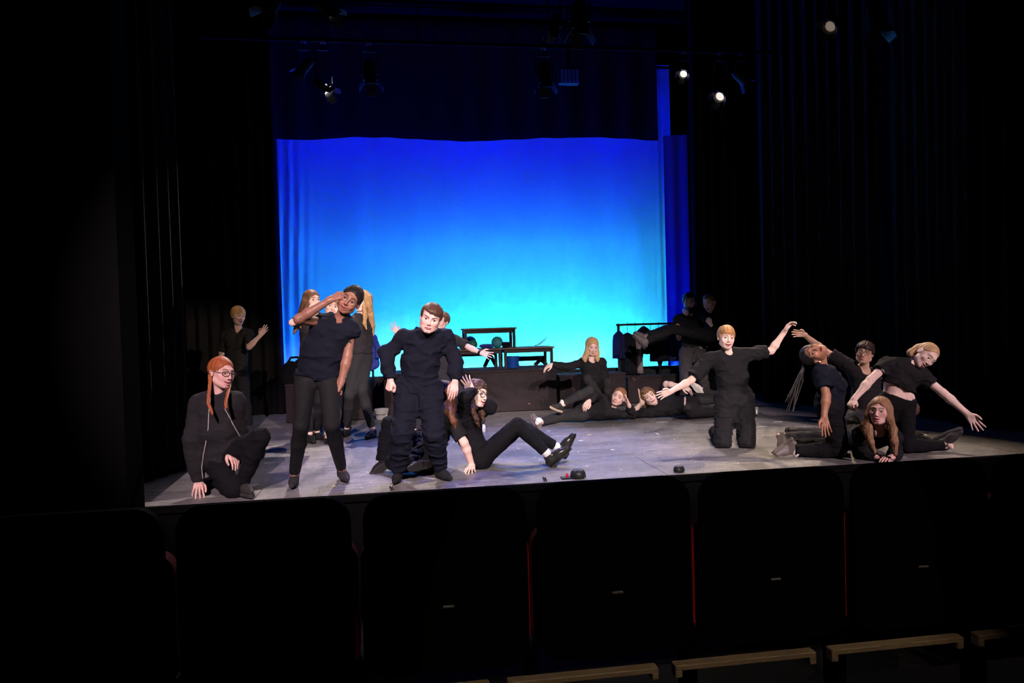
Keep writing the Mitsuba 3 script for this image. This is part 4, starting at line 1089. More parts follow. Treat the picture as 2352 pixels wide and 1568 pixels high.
def make_hair(key, hr, HM, hs, P, detail, seed):
    R, o = HM[:3, :3], HM[:3, 3]
    F = Field()
    t = hr.get('t', .012); line = hr.get('line', .060); nape = hr.get('nape', -.055); part_x = hr.get('part', .0)
    side = hr.get('side', -.004)                  # how far the hair reaches down before the ear
    def cap(p):
        d = ell_d(p, (0, .034, -.016), (.0735 + t, .080 + t, .094 + t))
        if hr.get('fringe'):
            d = smin(d, ell_d(p, (part_x, .060, .052), (.062, .030, .040)), .02)
        # face opening
        q = p.copy()
        top = line + hr.get('slant', 0) * p[:, 0] + hr.get('jag', .004) * (meshkit.noise(np.stack([p[:, 0] * 160, p[:, 0] * 0, p[:, 0] * 0 + seed], 1)).astype(F32) - .5) * 2
        if hr.get('long'):
            e = (np.sqrt(((p[:, 0] - part_x) / hr.get('open', .0635)) ** 2 + ((p[:, 1] + .030) / (top + .030)) ** 2) - 1) * .055
        else:
            e = np.maximum(p[:, 1] - top, np.abs(p[:, 0]) - .066)
        e = smax(e, -(p[:, 2] - F32(hr.get('front', .012))), .01)
        d = smax(d, -e, .008)
        # below: sideburn in front of the ear, nape behind it
        lowest = np.where(p[:, 2] > -.005, side, nape + (p[:, 2] + .02) * .25)
        return smax(d, lowest - p[:, 1], .010)
    F.local(HM, hs, .17 * hs, cap, .01)
    lp = lambda c: o + R @ (c3(*c) * hs)
    for ch in hr.get('locks', ()):                # chains of (u, v, depth) or of head-frame points, with radii
        pts = [lp(c[1:4]) if c[0] == 'h' else at(c[0], c[1], P.Z + c[2]) for c in ch[0]]
        rad = np.interp(np.linspace(0, 1, len(pts)), np.linspace(0, 1, len(ch[1])), ch[1])
        for i in range(len(pts) - 1):
            F.cone(pts[i], pts[i + 1], rad[i], rad[i + 1], .018)
    fr = hr.get('groove', 1.0)
    Ri = R.astype(F32); oi = o.astype(F32)
    def disp(p):
        q = (p - oi) @ Ri / F32(hs)
        ang = np.arctan2(q[:, 0], q[:, 2] * .8 + .02)
        down = np.clip(-(q[:, 1] + .05) / .03, 0, 1)
        n1 = meshkit.noise(np.stack([ang * 22, q[:, 1] * 7, q[:, 2] * 6], 1), seed)
        if hr.get('swirl'): n1 = meshkit.noise(np.stack([q[:, 0] * 90, q[:, 2] * 22, q[:, 1] * 12 + seed], 1), seed)
        n2 = meshkit.noise(np.stack([p[:, 0] * 150, p[:, 1] * 150, p[:, 2] * 14], 1), seed + 1)
        if hr.get('curly'): n2 = n1 = meshkit.fbm(p * 55, 2, seed)
        return (F32(hr.get('amp', .0045)) * (n1 * (1 - down) + n2 * down - .5) * 2).astype(F32)
    F.disp = disp
    m = mesh_of(F, .0042 * detail)
    v = m.vertices
    q = (v - o) @ R / hs
    ang = np.arctan2(q[:, 0], q[:, 2] * .8 + .02)
    s1 = meshkit.noise(np.stack([ang * 30, q[:, 1] * 8, q[:, 2] * 8], 1), seed + 3)
    s2 = meshkit.noise(np.stack([v[:, 0] * 210, v[:, 1] * 210, v[:, 2] * 12], 1), seed + 4)
    dn = np.clip(-(q[:, 1] + .03) / .05, 0, 1)
    col = tint(np.asarray(hr['color']) * .95, s1 * (1 - dn) + s2 * dn, hr.get('streak', .35))
    part(key, 'hair', m, 'hair', smooth=True, color=col)
    for bd in hr.get('braids', ()):
        pts = np.array([lp(c[1:4]) if c[0] == 'h' else at(c[0], c[1], P.Z + c[2]) for c in bd[0]])
        tt = np.linspace(0, len(pts) - 1, bd[2]); idx = np.arange(len(pts))
        path = np.stack([np.interp(tt, idx, pts[:, i]) for i in range(3)], 1)
        ms = []
        for i in range(len(path) - 1):
            d_ = unit(path[i + 1] - path[i]); sd = unit(np.cross(d_, FWD)); L = np.linalg.norm(path[i + 1] - path[i])
            for k, sg in enumerate((1, -1)):
                b = trimesh.creation.icosphere(2, 1.0)
                r_ = bd[1] * (1 - .35 * i / len(path))
                Mx = np.stack([sd, np.cross(d_, sd), d_], 1)
                b.vertices = (b.vertices * [r_ * .75, r_ * .85, L * .85]) @ Mx.T + path[i] + d_ * L * (.5 * k) + sd * sg * r_ * .45
                ms.append(b)
        part(key, 'braid', cat(ms), bd[3] if len(bd) > 3 else 'hair_plain_red', label=bd[4] if len(bd) > 4 else None, smooth=True)

def make_glasses(key, HM, hs, kind):
    R, o = HM[:3, :3], HM[:3, 3]
    fx = lambda pts: (np.asarray(pts) * hs) @ R.T + o
    mat, rr, w, hgt, sq = {'dark': ('glasses_dark', .0019, .0245, .0195, 2.6), 'round': ('glasses_black', .0022, .0245, .0225, 2.0), 'wire': ('glasses_wire', .0013, .0245, .0185, 2.3), 'tortoise': ('glasses_brown', .0020, .0255, .0170, 2.8)}[kind]
    ms = []
    lens = []
    th = np.linspace(0, 2 * np.pi, 33)
    for s in (-1, 1):
        c, si = np.cos(th), np.sin(th)
        x = s * .0330 + w * np.sign(c) * np.abs(c) ** (2 / sq); y = -.001 + hgt * np.sign(si) * np.abs(si) ** (2 / sq)
        z = .1035 - 2.2 * (np.abs(x) - .01).clip(0) ** 2 * 3
        pts = fx(np.stack([x, y, z], 1))
        ms.append(tube(pts, rr * hs, 8))
        ct = pts[:-1].mean(0)
        lens.append(trimesh.Trimesh(np.vstack([pts[:-1], ct]), [[i, (i + 1) % 32, 32] for i in range(32)], process=False))
        ms.append(tube(fx([[s * .0572, .004, .0985], [s * .0700, .005, .080], [s * .0800, .006, .030], [s * .0815, .006, -.012], [s * .079, -.012, -.026]]), rr * hs * .9, 8))
    ms.append(tube(fx([[-.010, .004, .1060], [0, .007, .1085], [.010, .004, .1060]]), rr * hs, 8))
    gk = part(key, 'glasses', cat(ms), mat, smooth=True)
    for l in lens: part(gk, 'lens', l, 'lens', smooth=True)

# ------------------------------------------------------------------ the people
def surf(F, u, v, Z, span=.7, lift=.002):         # the first point of a field along the line of sight
    z = np.linspace(Z - span, Z + span, 700); p = CAM + ray(u, v) * z[:, None]
    d = F(p.astype(F32)); i = np.nonzero(d < 0)[0]
    return p[i[0]] - unit(ray(u, v)) * lift if len(i) else at(u, v, Z)
G = lambda h: ('ground', h)
DOWN = (0, -1, 0)
BLONDE, DKBLONDE, GINGER, BROWN, DKBROWN, BLACK = (.46, .27, .11), (.26, .15, .075), (.30, .078, .028), (.13, .065, .035), (.055, .028, .018), (.014, .012, .012)

def jacket_extra(c):
    J, g, f = c['J'], c['g'], c['f']
    F = Field(); c['torso'](F, .020, .035, True, .03)
    for s in 'LR':
        a, e, w = J['s' + s], J['e' + s], J['w' + s]
        F.cone(a, e, .041 * f + .024, .035 * f + .028, .03); F.cone(e, e * .4 + w * .6, .035 * f + .028, .034 * f + .026, .02)
        F.cone(e * .4 + w * .6, w, .034 * f + .024, .028 * f + .010, .02, cut=[(w - unit(w - e) * .006, unit(w - e))])
    F.cuts = []
    fr = [at(u, v, 5.37 + d) for u, v, d in ((497, 893, -.16), (503, 940, -.22), (506, 990, -.25), (505, 1045, -.27))]
    for p, q, r0, r1 in zip(fr[:-1], fr[1:], (.055, .085, .105), (.085, .105, .125)): F.cone(p, q, r0, r1, .012, sub=True)
    F.disp = c['fold'](.007, (12, 12, 16), 5)
    part(c['key'], 'jacket', mesh_of(F, .0085), 'cloth_soft', label='open black zip jacket', smooth=True)
    for pts in (((484, 908), (481, 930), (479, 960), (478, 985), (473, 1015), (467, 1045), (463, 1075), (466, 1098)), ((516, 938), (524, 952), (533, 970), (543, 988), (551, 1001))):
        P3 = [surf(F, u, v, 5.37) for u, v in pts]
        part(c['key'], 'zip', tube(P3, .0035, 6), 'zip_metal', label='metal jacket zip', smooth=True)
make_person('red-haired girl with braids and glasses kneeling in an open black zip jacket', 5.37, 1.58,
    dict(neck=(503, 905, -.02), sR=(459, 925, .02), sL=(541, 922, .02), eR=(441, 1010, -.02), wR=(456, 1104, G(.11)), eL=(548, 990, .10), wL=(527, 1038, -.03), waist=(502, 985, .03), hR=(488, 1052, .06), hL=(523, 1050, .06),
         kL=(599, 1003, 'near'), aL=(556, 1108, G(.10)), kR=(536, 1124, G(.055)), aR=(500, 1102, G(.06))),
    (508, 856, -.06, 38, -2, 6), 'rosy', mouth='smile', glasses='tortoise',
    hair=dict(color=GINGER, t=.009, line=.066, nape=-.06, side=.004, open=.070, front=.0, long=True, amp=.003, streak=.4, braids=[
        ([('h', -.078, -.02, -.02), ('h', -.080, -.08, -.005), (478, 925, -.20), (489, 950, -.235)], .0125, 13, 'hair_plain_red', 'ginger braid'), ([('h', .076, -.03, -.01), ('h', .066, -.085, .03), (518, 925, -.22), (520, 938, -.235)], .0125, 12, 'hair_plain_red', 'ginger braid')]),
    shirt=dict(mat='cloth_black', sleeve=0, hem=-.02, o=.008, front=(.4, 0, 1)), trousers=dict(mat='cloth_jet', o=.012, wr=.005, len=.97),
    feet=dict(L=(577, 1136, G(.03), 'sneaker', 'up', 1, 'sneaker_dark'), R=(486, 1118, G(.03), 'sneaker', None, 1, 'sneaker_dark')),
    hands=dict(R=((452, 1148, G(.012)), (0.1, .1, -1), 'fingertips'), L=((545, 1062, -.10), 'down', 'relaxed')), extra=jacket_extra, eye=(.10, .12, .12))

make_person('blond boy in a black T-shirt standing at the far left with one palm raised', 9.04, 1.50,
    dict(neck=(549, 757, 0), sR=(519, 769, .02), sL=(571, 766, 0), eR=(509, 812, .02), wR=(513, 856, -.08), eL=(572, 797, 'near'), wL=(598, 770, -.22), hR=(527, 866, 0), hL=(555, 866, 0), kR=(528, 925, 'near'), kL=(562, 925, 'near'), aR=(532, 978, G(.08)), aL=(571, 976, G(.08))),
    (547, 725, -.03, 28, -6, 3), 'fair', mouth='open', hair=dict(color=BLONDE, t=.016, line=.034, nape=-.035, side=-.012, fringe=True, amp=.004, swirl=True),
    shirt=dict(mat='cloth_black', sleeve=.85, hem=-.07, o=.014, so=.016), trousers=dict(mat='cloth_jet', o=.014, wr=.007, len=.98),
    feet=dict(R=(531, 990, G(.03), 'sneaker', 'up', 1, 'sneaker_dark'), L=(577, 988, G(.03), 'sneaker', 'up', 1, 'sneaker_dark')),
    hands=dict(L=((618, 743, -.26), (.1, .1, 1), 'open'), R=((514, 880, -.10), (1, 0, -.2), 'relaxed')), detail=1.25)

def p3_extra(c):
    HM, hs = c['HM'], c['hs']; lp = lambda *q: HM[:3, 3] + HM[:3, :3] @ (c3(*q) * hs)
    ms = []
    for i in range(7):                                       # cornrows over the crown
        a = -1.05 + .35 * i
        pts = [lp(.092 * math.sin(a) * math.sin(t) * .82, .034 + .092 * math.cos(t) * (.97 if t < 1.3 else 1), -.016 + .104 * math.cos(a) * math.sin(t) if t < 1.6 else -.1) for t in np.linspace(-.9, .85, 12)]
        ms.append(tube(pts, .0085 * hs, 8))
    part(c['key'], 'cornrows', cat(ms), 'hair_plain_black', label='rows of tight black braids', smooth=True)
    for s, u, v in (('R', 0, 0), ('L', 0, 0)):
        a, k_ = c['J']['a' + s], c['J']['k' + s]; up = unit(k_ - a)
        vf = view_frame(a); q = a + up * .045 + vf[:, 2] * .040
        X = vf[:, 0]
        m = tube([q + X * x * .024 + up * .0045 * math.sin(x * 9) * (1 if i % 2 else .6) - vf[:, 2] * .04 * (1 - math.cos(x * .024 / .042)) for i, x in enumerate(np.linspace(-1, 1, 25))], .0016, 6)
        sk = [x for x in scene if x.startswith(c['key'] + '__sock')]
        part(sk[0 if s == 'L' else -1], 'lettering', m, 'cloth_white', label='small white woven mark', smooth=False)
    ear = lp(.078, -.034, -.004); part(c['key'], 'earring', ball(ear, .006, 2), 'bead_white', smooth=True)
make_person('tall girl in glasses and black leggings leaning over with one hand to her temple', 5.57, 1.62,
    dict(neck=(782, 731, -.03), sR=(741, 741, .0), sL=(806, 752, .0), eR=(685, 733, -.20), wR=(759, 688, -.17), eL=(798, 818, -.02), wL=(783, 880, -.06), waist=(742, 806, 0), hR=(702, 866, 0), hL=(754, 864, 0), kR=(692, 978, 'near'), kL=(762, 976, 'near'), aR=(676, 1090, G(.085)), aL=(785, 1078, G(.085))),
    (804, 690, -.07, -8, -3, 32), 'brown', mouth='smile', glasses='wire', brow=(.03, .015, .01), hair=dict(color=BLACK, t=.008, line=.064, nape=-.05, side=.005, long=True, amp=.003, streak=.2),
    shirt=dict(mat='cloth_navy', sleeve=.22, hem=.01, o=.014, soft=.022, so=.012, wr=.011, fr=(9, 9, 15), tilt=-.25), trousers=dict(mat='legging', o=.004, wr=.002, len=.93),
    feet=dict(R=(666, 1126, G(.03), 'ankle', 'up', 1.0), L=(814, 1110, G(.03), 'ankle', 'up', 1.0)),
    hands=dict(R=((792, 672, -.14), (.2, -.5, -.6), 'pinch'), L=((768, 906, -.08), (.9, 0, -.5), 'fist')), extra=p3_extra, eye=(.03, .015, .01))

make_person('long-haired brunette half hidden behind the girl in glasses, one elbow raised', 7.99, 1.62,
    dict(neck=(722, 722, 0), sR=(696, 736, 0), sL=(747, 734, .05), eR=(671, 741, -.17), wR=(709, 718, -.22), eL=(756, 785, 0), wL=(755, 830, -.1), hR=(702, 842, .02), hL=(732, 842, .02), kR=(710, 922, 'near'), kL=(733, 918, 'near'), aR=(711, 998, G(.08)), aL=(727, 992, G(.08))),
    (716, 690, -.02, 32, 4, 0), 'fair', mouth='soft', hair=dict(color=BROWN, t=.012, line=.062, nape=-.075, side=-.06, long=True, part=.01, locks=[
        ([('h', -.066, .0, -.02), (692, 722, .02), (684, 745, -.03), (675, 766, -.05)], (.042, .040, .03, .012)), ([('h', -.060, -.03, .03), (694, 730, -.06), (690, 752, -.08)], (.024, .026, .012)), ([('h', .05, -.02, -.05), (722, 730, .09)], (.05, .03))]),
    shirt=dict(mat='cloth_black', sleeve=.7, hem=-.03, o=.012), trousers=dict(mat='legging', o=.004, len=.90),
    feet=dict(R=(728, 1017, G(.02), 'jazz', 'up'), L=(748, 1008, G(.02), 'jazz', 'up')), hands=dict(R=((728, 704, -.24), (.3, .2, -1), 'relaxed'), L=((754, 850, -.12), (1, 0, 0), 'relaxed')), detail=1.2)

make_person('girl mostly hidden behind the raised forearm of the girl in glasses, crown showing', 8.35, 1.60,
    dict(neck=(762, 728, .02), sR=(735, 738, .02), sL=(781, 738, .02), eR=(732, 790, .02), wR=(745, 836, -.06), eL=(790, 790, .02), wL=(795, 838, -.02), hR=(745, 846, .02), hL=(775, 846, .02), kR=(752, 925, 'near'), kL=(774, 926, 'near'), aR=(752, 1000, G(.08)), aL=(768, 1000, G(.08))),
    (761, 703, -.02, 10, 0, 10), 'fair', mouth='closed', hair=dict(color=DKBLONDE, t=.012, line=.055, nape=-.07, side=-.05, long=True),
    shirt=dict(mat='cloth_charcoal', sleeve=.7, hem=-.05, o=.012), trousers=dict(mat='legging_grey', o=.010, len=.92),
    feet=dict(R=(752, 1012, G(.02), 'jazz', 'up'), L=(770, 1012, G(.02), 'jazz', 'up')), hands=dict(R=((746, 856, -.1), (1, 0, 0), 'relaxed'), L=((797, 860, -.04), (-1, 0, 0), 'relaxed')), detail=1.4)

make_person('girl with long blonde hair in black leggings and jazz shoes, behind the girl in glasses', 8.08, 1.60,
    dict(neck=(830, 722, 0), sR=(816, 734, -.10), sL=(845, 736, .08), eR=(806, 772, -.20), wR=(790, 735, -.30), eL=(824, 772, -.02), wL=(800, 745, -.16), waist=(830, 782, .02), hR=(818, 828, -.05), hL=(838, 826, .05), kR=(803, 908, 'near'), kL=(831, 897, 'near'), aR=(797, 984, G(.08)), aL=(856, 988, G(.08))),
    (831, 691, -.02, -38, -4, -4), 'fair', mouth='soft', hair=dict(color=(.42, .26, .12), t=.014, line=.058, nape=-.08, side=-.07, long=True, streak=.5, locks=[
        ([('h', .066, .03, -.02), ('h', .070, -.05, -.02), (850, 722, .02), (855, 748, .03), (858, 770, .04)], (.042, .042, .040, .030, .008)), ([('h', .02, .02, -.08), (846, 720, .10), (851, 755, .10)], (.06, .05, .016)), ([('h', .055, -.03, .045), (839, 724, -.10), (837, 742, -.13), (842, 756, -.12)], (.022, .024, .020, .008))]),
    shirt=dict(mat='cloth_charcoal', sleeve=.8, hem=.075, o=.010, so=.01, front=(-.7, 0, .7)), trousers=dict(mat='legging_grey', o=.003, wr=.0015, len=.90, top=.11),
    feet=dict(R=(786, 1000, G(.025), 'jazz', 'up'), L=(829, 1009, G(.025), 'jazz', 'up')), hands=dict(R=((782, 722, -.32), (.5, 0, -1), 'relaxed'), L=((790, 730, -.2), (.3, .3, -1), 'relaxed')), detail=1.15)

make_person('boy in a navy sweatshirt and joggers hunching forward with a fierce scowl', 5.69, 1.46,
    dict(neck=(982, 762, -.10), sR=(931, 776, -.02), sL=(1026, 776, -.02), eR=(885, 812, -.02), wR=(897, 872, -.10), eL=(1047, 828, -.02), wL=(1045, 876, -.10), waist=(965, 832, -.02), hR=(937, 895, .02), hL=(985, 893, .02), kR=(924, 995, 'near'), kL=(997, 995, 'near'), aR=(914, 1082, G(.08)), aL=(1011, 1076, G(.08))),
    (989, 731, -.20, 0, -8, 15, .210), 'rosy', mouth='frown', jaw=1.1, fat=1.06, hair=dict(color=(.085, .040, .028), t=.013, line=.046, nape=-.035, side=-.014, fringe=True, slant=-.30, jag=.007, amp=.004, swirl=True),
    shirt=dict(name='sweatshirt', mat='cloth_navy', sleeve=1.93, hem=.005, o=.012, so=.013, soft=.018, wr=.010, fr=(9, 9, 14)), trousers=dict(mat='cloth_navy', o=.026, wr=.011, fr=(11, 11, 20), len=.96, flare=.45),
    feet=dict(R=(903, 1110, G(.03), 'sock', 'up', 1.05, 'sock'), L=(1047, 1100, G(.03), 'sock', 'up', 1.1, 'sock')),
    hands=dict(R=((891, 900, -.12), (.6, .3, -.6), 'fist'), L=((1041, 916, -.14), (-.2, -.1, -1), 'relaxed')))

def p8_extra(c):
    J = c['J']; w, e = J['wL'], J['eL']; d = unit(w - e)
    part(c['key'], 'wristband', lathe([(.026, -.012), (.0305, -.012), (.0315, 0), (.0305, .012), (.026, .012), (.026, -.012)], 24, w - d * .012, d), 'black_metal', label='black wristband')
make_person('boy with outstretched arms and spread palms, hidden behind the scowling boy', 8.30, 1.46,
    dict(neck=(1014, 766, 0), sR=(981, 782, .02), sL=(1046, 780, .0), eR=(945, 778, .05), wR=(914, 768, -.02), eL=(1078, 798, -.06), wL=(1104, 810, -.10), hR=(990, 872, 0), hL=(1028, 872, 0), kR=(975, 935, 'near'), kL=(1072, 928, 'near'), aR=(958, 986, G(.08)), aL=(1106, 972, G(.08))),
    (1014, 738, 0, -35, 0, 8, .205), 'fair', mouth='soft', hair=dict(color=(.13, .065, .035), t=.012, line=.05, nape=-.03, side=-.012, fringe=True, amp=.003, swirl=True),
    shirt=dict(mat='cloth_charcoal', sleeve=.72, hem=-.08, o=.014, so=.016), trousers=dict(mat='cloth_charcoal', o=.016, len=.97, wr=.006),
    feet=dict(R=(962, 1001, G(.03), 'boot', 'up', 1), L=(1114, 988, G(.03), 'sneaker', 'up', 1, 'sneaker_white')),
    hands=dict(R=((902, 748, -.06), (.1, 0, 1), 'spread'), L=((1132, 818, -.16), (0, .2, 1), 'spread')), detail=1.15, extra=p8_extra)

make_person('girl with long auburn hair sitting behind the scowling boy, leaning on one arm', 6.12, 1.58,
    dict(neck=(1012, 945, -.02), sL=(1036, 962, -.10), sR=(1008, 962, .16), eL=(1066, 1016, -.14), wL=(1084, 1067, G(.045)), eR=(1000, 1020, .22), wR=(985, 1060, .15), waist=(1002, 1005, .02), hL=(985, 1052, -.08), hR=(982, 1046, .10), kR=(897, 975, .12), aR=(881, 1058, G(.09)), kL=(908, 1060, -.12), aL=(960, 1066, -.30)),
    (1016, 908, .0, -72, -12, -6), 'fair', mouth='closed', hair=dict(color=(.12, .050, .024), t=.013, line=.058, nape=-.085, side=-.08, long=True, streak=.5, locks=[
        ([('h', .062, .03, .01), ('h', .070, -.05, .0), (1032, 948, -.14), (1042, 968, -.17), (1046, 984, -.17)], (.042, .042, .036, .026, .006)), ([('h', .03, .0, -.06), (1032, 925, .0), (1042, 952, -.05), (1054, 972, -.10)], (.05, .048, .034, .008)), ([('h', .05, -.04, .05), (1016, 940, -.16), (1018, 960, -.18)], (.03, .026, .008))]),
    shirt=dict(mat='cloth_black', sleeve=.80, hem=-.02, o=.012, so=.014), trousers=dict(mat='cloth_jet', o=.022, wr=.008, len=.99),
    feet=dict(R=(846, 1078, .02, 'oxford', (-.2, .5, -.85), 1.05, 'sole'), L=(925, 1070, -.34, 'oxford', None)),
    hands=dict(L=((1080, 1084, G(.012)), 'down', 'flat'), R=((975, 1075, .10), 'down', 'relaxed')))

make_person('girl in round black glasses sitting on the floor with hands in her hair', 6.22, 1.56,
    dict(neck=(1072, 942, .0), sR=(1062, 958, -.13), sL=(1088, 952, .15), eR=(1068, 912, 'near'), wR=(1086, 898, -.16), eL=(1127, 936, .06), wL=(1112, 922, .03), waist=(1080, 1005, .02), hR=(1104, 1054, -.09), hL=(1108, 1050, .10), kR=(1188, 974, -.10), kL=(1196, 980, .10), aR=(1261, 1046, -.12), aL=(1284, 1028, .12)),
    (1094, 904, -.01, 52, 2, 10), 'fair', mouth='smile', glasses='round', hair=dict(color=(.060, .032, .020), t=.017, line=.060, nape=-.085, side=-.08, long=True, curly=True, amp=.012, streak=.5, locks=[
        ([('h', -.070, .0, -.01), (1062, 935, -.10), (1070, 950, -.16)], (.035, .035, .02)), ([('h', -.064, -.05, .02), (1086, 942, -.15), (1094, 962, -.17), (1102, 982, -.16)], (.022, .022, .020, .006)), ([('h', .068, -.02, .0), (1108, 945, .05), (1110, 965, .03)], (.035, .032, .010)), ([('h', 0, -.02, -.07), (1066, 930, .04), (1062, 955, .08)], (.06, .06, .03))]),
    shirt=dict(mat='cloth_jet', sleeve=1.98, hem=-.03, o=.012, so=.014, front=(.8, 0, .5)), trousers=dict(mat='cloth_jet', o=.006, wr=.003, len=.88),
    feet=dict(R=(1306, 1036, -.12, 'oxford', (-.55, .55, .25), 1.1, 'oxford_sock'), L=(1311, 1005, .12, 'oxford', (-.75, .30, .35), 1.05, 'oxford_sock')),
    hands=dict(R=((1072, 876, -.12), (.3, .3, -1), 'spread'), L=((1106, 906, .04), (-.9, 0, .3), 'open')), eye=(.05, .03, .02))

make_person('blonde girl in a long-sleeved black top seated with one arm held out', 9.35, 1.50,
    dict(neck=(1360, 823, 0), sR=(1340, 832, 0), sL=(1381, 832, .02), eR=(1303, 843, -.04), wR=(1268, 837, -.10), eL=(1390, 868, .02), wL=(1392, 902, -.14), hR=(1346, 896, .02), hL=(1370, 896, .02), kR=(1349, 871, -.25), aR=(1384, 918, -.17), kL=(1395, 878, -.24), aL=(1398, 936, -.17)),
    (1360, 796, -.03, 14, -14, 2), 'fair', mouth='closed', hair=dict(color=(.58, .36, .17), t=.014, line=.060, nape=-.085, side=-.085, long=True, locks=[
        ([('h', -.060, .0, .02), ('h', -.066, -.07, .03), (1343, 822, -.09), (1344, 829, -.10)], (.030, .034, .034, .018)), ([('h', .060, .0, .02), ('h', .064, -.07, .03), (1372, 824, -.08), (1372, 829, -.09)], (.026, .030, .026, .014)), ([('h', 0, 0, -.07), (1356, 820, .07)], (.06, .06))]),
    shirt=dict(mat='cloth_black', sleeve=1.98, hem=-.05, o=.012, so=.012, neck=.03), trousers=dict(mat='cloth_charcoal', o=.006, len=.92),
    feet=dict(R=(1392, 935, -.24, 'sneaker', None, 1, 'sneaker_dark'), L=(1392, 948, -.24, 'sneaker', None, 1, 'sneaker_dark')),
    hands=dict(R=((1236, 851, -.16), (.2, -.8, -.4), 'relaxed'), L=((1388, 915, -.2), (-.5, 0, -1), 'relaxed')), detail=1.2)
bs = at(1355, 930, 9.42)
single('seat_box', box((bs[0] - .2, bs[1] - .14, 0), (bs[0] + .22, bs[1] + .2, .14), .006), 'brown_wood', 'low wooden box that the blonde girl in the long-sleeved top sits on', 'box', smooth=False)

make_person('girl reclining on her side, cheek on hand, one knee crossed over', 8.88, 1.58,
    dict(neck=(1408, 934, -.02), sL=(1413, 950, -.02), sR=(1388, 918, .05), eL=(1453, 953, G(.05)), wL=(1445, 931, -.10), eR=(1366, 908, -.12), wR=(1354, 920, -.20), waist=(1370, 940, 0), hL=(1335, 951, G(.10)), hR=(1334, 930, .06), kR=(1353, 897, 'near'), aR=(1290, 929, -.22), kL=(1284, 958, G(.06)), aL=(1237, 970, G(.06))),
    (1421, 911, -.08, -12, -4, 24), 'fair', mouth='soft', hair=dict(color=(.30, .15, .07), t=.007, line=.072, nape=-.05, side=.012, open=.072, front=-.004, amp=.003, long=True),
    shirt=dict(mat='cloth_soft', sleeve=1.95, hem=-.03, o=.010, so=.010), trousers=dict(mat='legging_grey', o=.004, wr=.002, len=.88),
    feet=dict(R=(1269, 945, -.28, 'sneaker', (.45, .8, .1), 1, 'sneaker_beige'), L=(1214, 966, -.10, 'sneaker', (.1, .55, .8), 1.05, 'sneaker_light')),
    hands=dict(L=((1439, 912, -.11), (-.8, .4, .2), 'open'), R=((1349, 926, -.24), (0, -.4, -1), 'relaxed')), detail=1.1, eye=(.10, .10, .08))

make_person('curly-haired girl lying on her side, head propped on one hand', 9.04, 1.60,
    dict(neck=(1505, 930, 0), sR=(1492, 946, -.02), sL=(1524, 905, .06), eR=(1451, 951, G(.045)), wR=(1475, 924, -.06), eL=(1530, 881, .02), wL=(1568, 888, -.14), waist=(1548, 932, 0), hR=(1586, 944, G(.10)), hL=(1586, 917, .08), kR=(1662, 944, G(.065)), aR=(1722, 944, G(.07)), kL=(1657, 915, .02), aL=(1612, 896, .22)),
    (1491, 911, -.08, 8, -2, -32), 'pale', mouth='soft', hair=dict(color=(.22, .115, .055), t=.018, line=.058, nape=-.05, side=-.02, curly=True, amp=.012, streak=.5, locks=[([('h', -.02, -.05, -.08), (1484, 930, .06), (1483, 946, .05)], (.05, .045, .02))]),
    shirt=dict(mat='cloth_black', sleeve=.72, hem=.075, o=.014, so=.018), trousers=dict(mat='legging_grey', o=.005, wr=.003, len=.94, top=.05),
    feet=dict(R=(1735, 937, .0, 'sneaker', None, 1, 'sneaker_white'), L=(1605, 886, .24, 'sneaker', (.3, .4, -1), 1, 'sneaker_white')),
    hands=dict(R=((1469, 908, -.04), (.8, .3, .1), 'open'), L=((1583, 894, -.2), (0, -.8, -.5), 'relaxed')), detail=1.1, eye=(.07, .05, .03))

def p14_extra(c):
    m = meshkit.text_mesh('GAP', .042, .003, True); m.vertices[:, :2] -= m.vertices[:, :2].max(0) / 2
    F = Field(); c['torso'](F, .020, .035, True, .008)
    px = 1700 / 10.2
    m.vertices = [surf(F, 1616 + x * px, 797 - y * px, 10.34, lift=.012 + z) for x, y, z in m.vertices]
    part([k for k in scene if k.startswith(c['key'] + '__trousers')][0], 'lettering', m, 'sole_white', label='pale capital lettering', smooth=False)
make_person('tall boy in grey trousers at the right rear, carrying a girl in his arms', 10.34, 1.62,
    dict(neck=(1585, 720, 0), sR=(1557, 733, 0), sL=(1612, 731, .02), eR=(1560, 776, .02), wR=(1559, 760, -.22), eL=(1632, 768, .02), wL=(1646, 745, -.20), waist=(1588, 778, 0), hR=(1576, 812, .02), hL=(1607, 812, .02), kR=(1574, 868, 'near'), kL=(1613, 868, 'near'), aR=(1571, 915, G(.08)), aL=(1622, 914, G(.08))),
    (1582, 692, -.03, 8, -4, 3, .228), 'tan', mouth='smile', hair=dict(color=BLACK, t=.014, line=.055, nape=-.03, side=-.01, amp=.005, swirl=True),
    shirt=dict(mat='cloth_soft', sleeve=.75, hem=-.01, o=.016, so=.016), trousers=dict(mat='cloth_grey', o=.020, wr=.006, len=.99),
    feet=dict(R=(1569, 928, G(.03), 'sneaker', 'up', 1.1, 'sneaker_dark'), L=(1626, 927, G(.03), 'sneaker', 'up', 1.1, 'sneaker_dark')),
    hands=dict(R=((1556, 746, -.30), (.3, .2, -1), 'fist'), L=((1648, 730, -.26), (-.6, 0, -.4), 'fist')), detail=1.2, extra=p14_extra)
def p15_extra(c):
    HM, hs = c['HM'], c['hs']; lp = lambda *q: HM[:3, 3] + HM[:3, :3] @ (c3(*q) * hs)
    part(c['key'], 'hairband', tube([lp(.088 * math.cos(t), .034 + .094 * math.sin(t), .022) for t in np.linspace(.1, math.pi - .1, 24)], .007, 8), 'cloth_black', label='dark hairband', smooth=True)
    part(c['key'], 'earring', ball(lp(.082, -.034, -.004), .007, 2), 'bead_white', smooth=True)
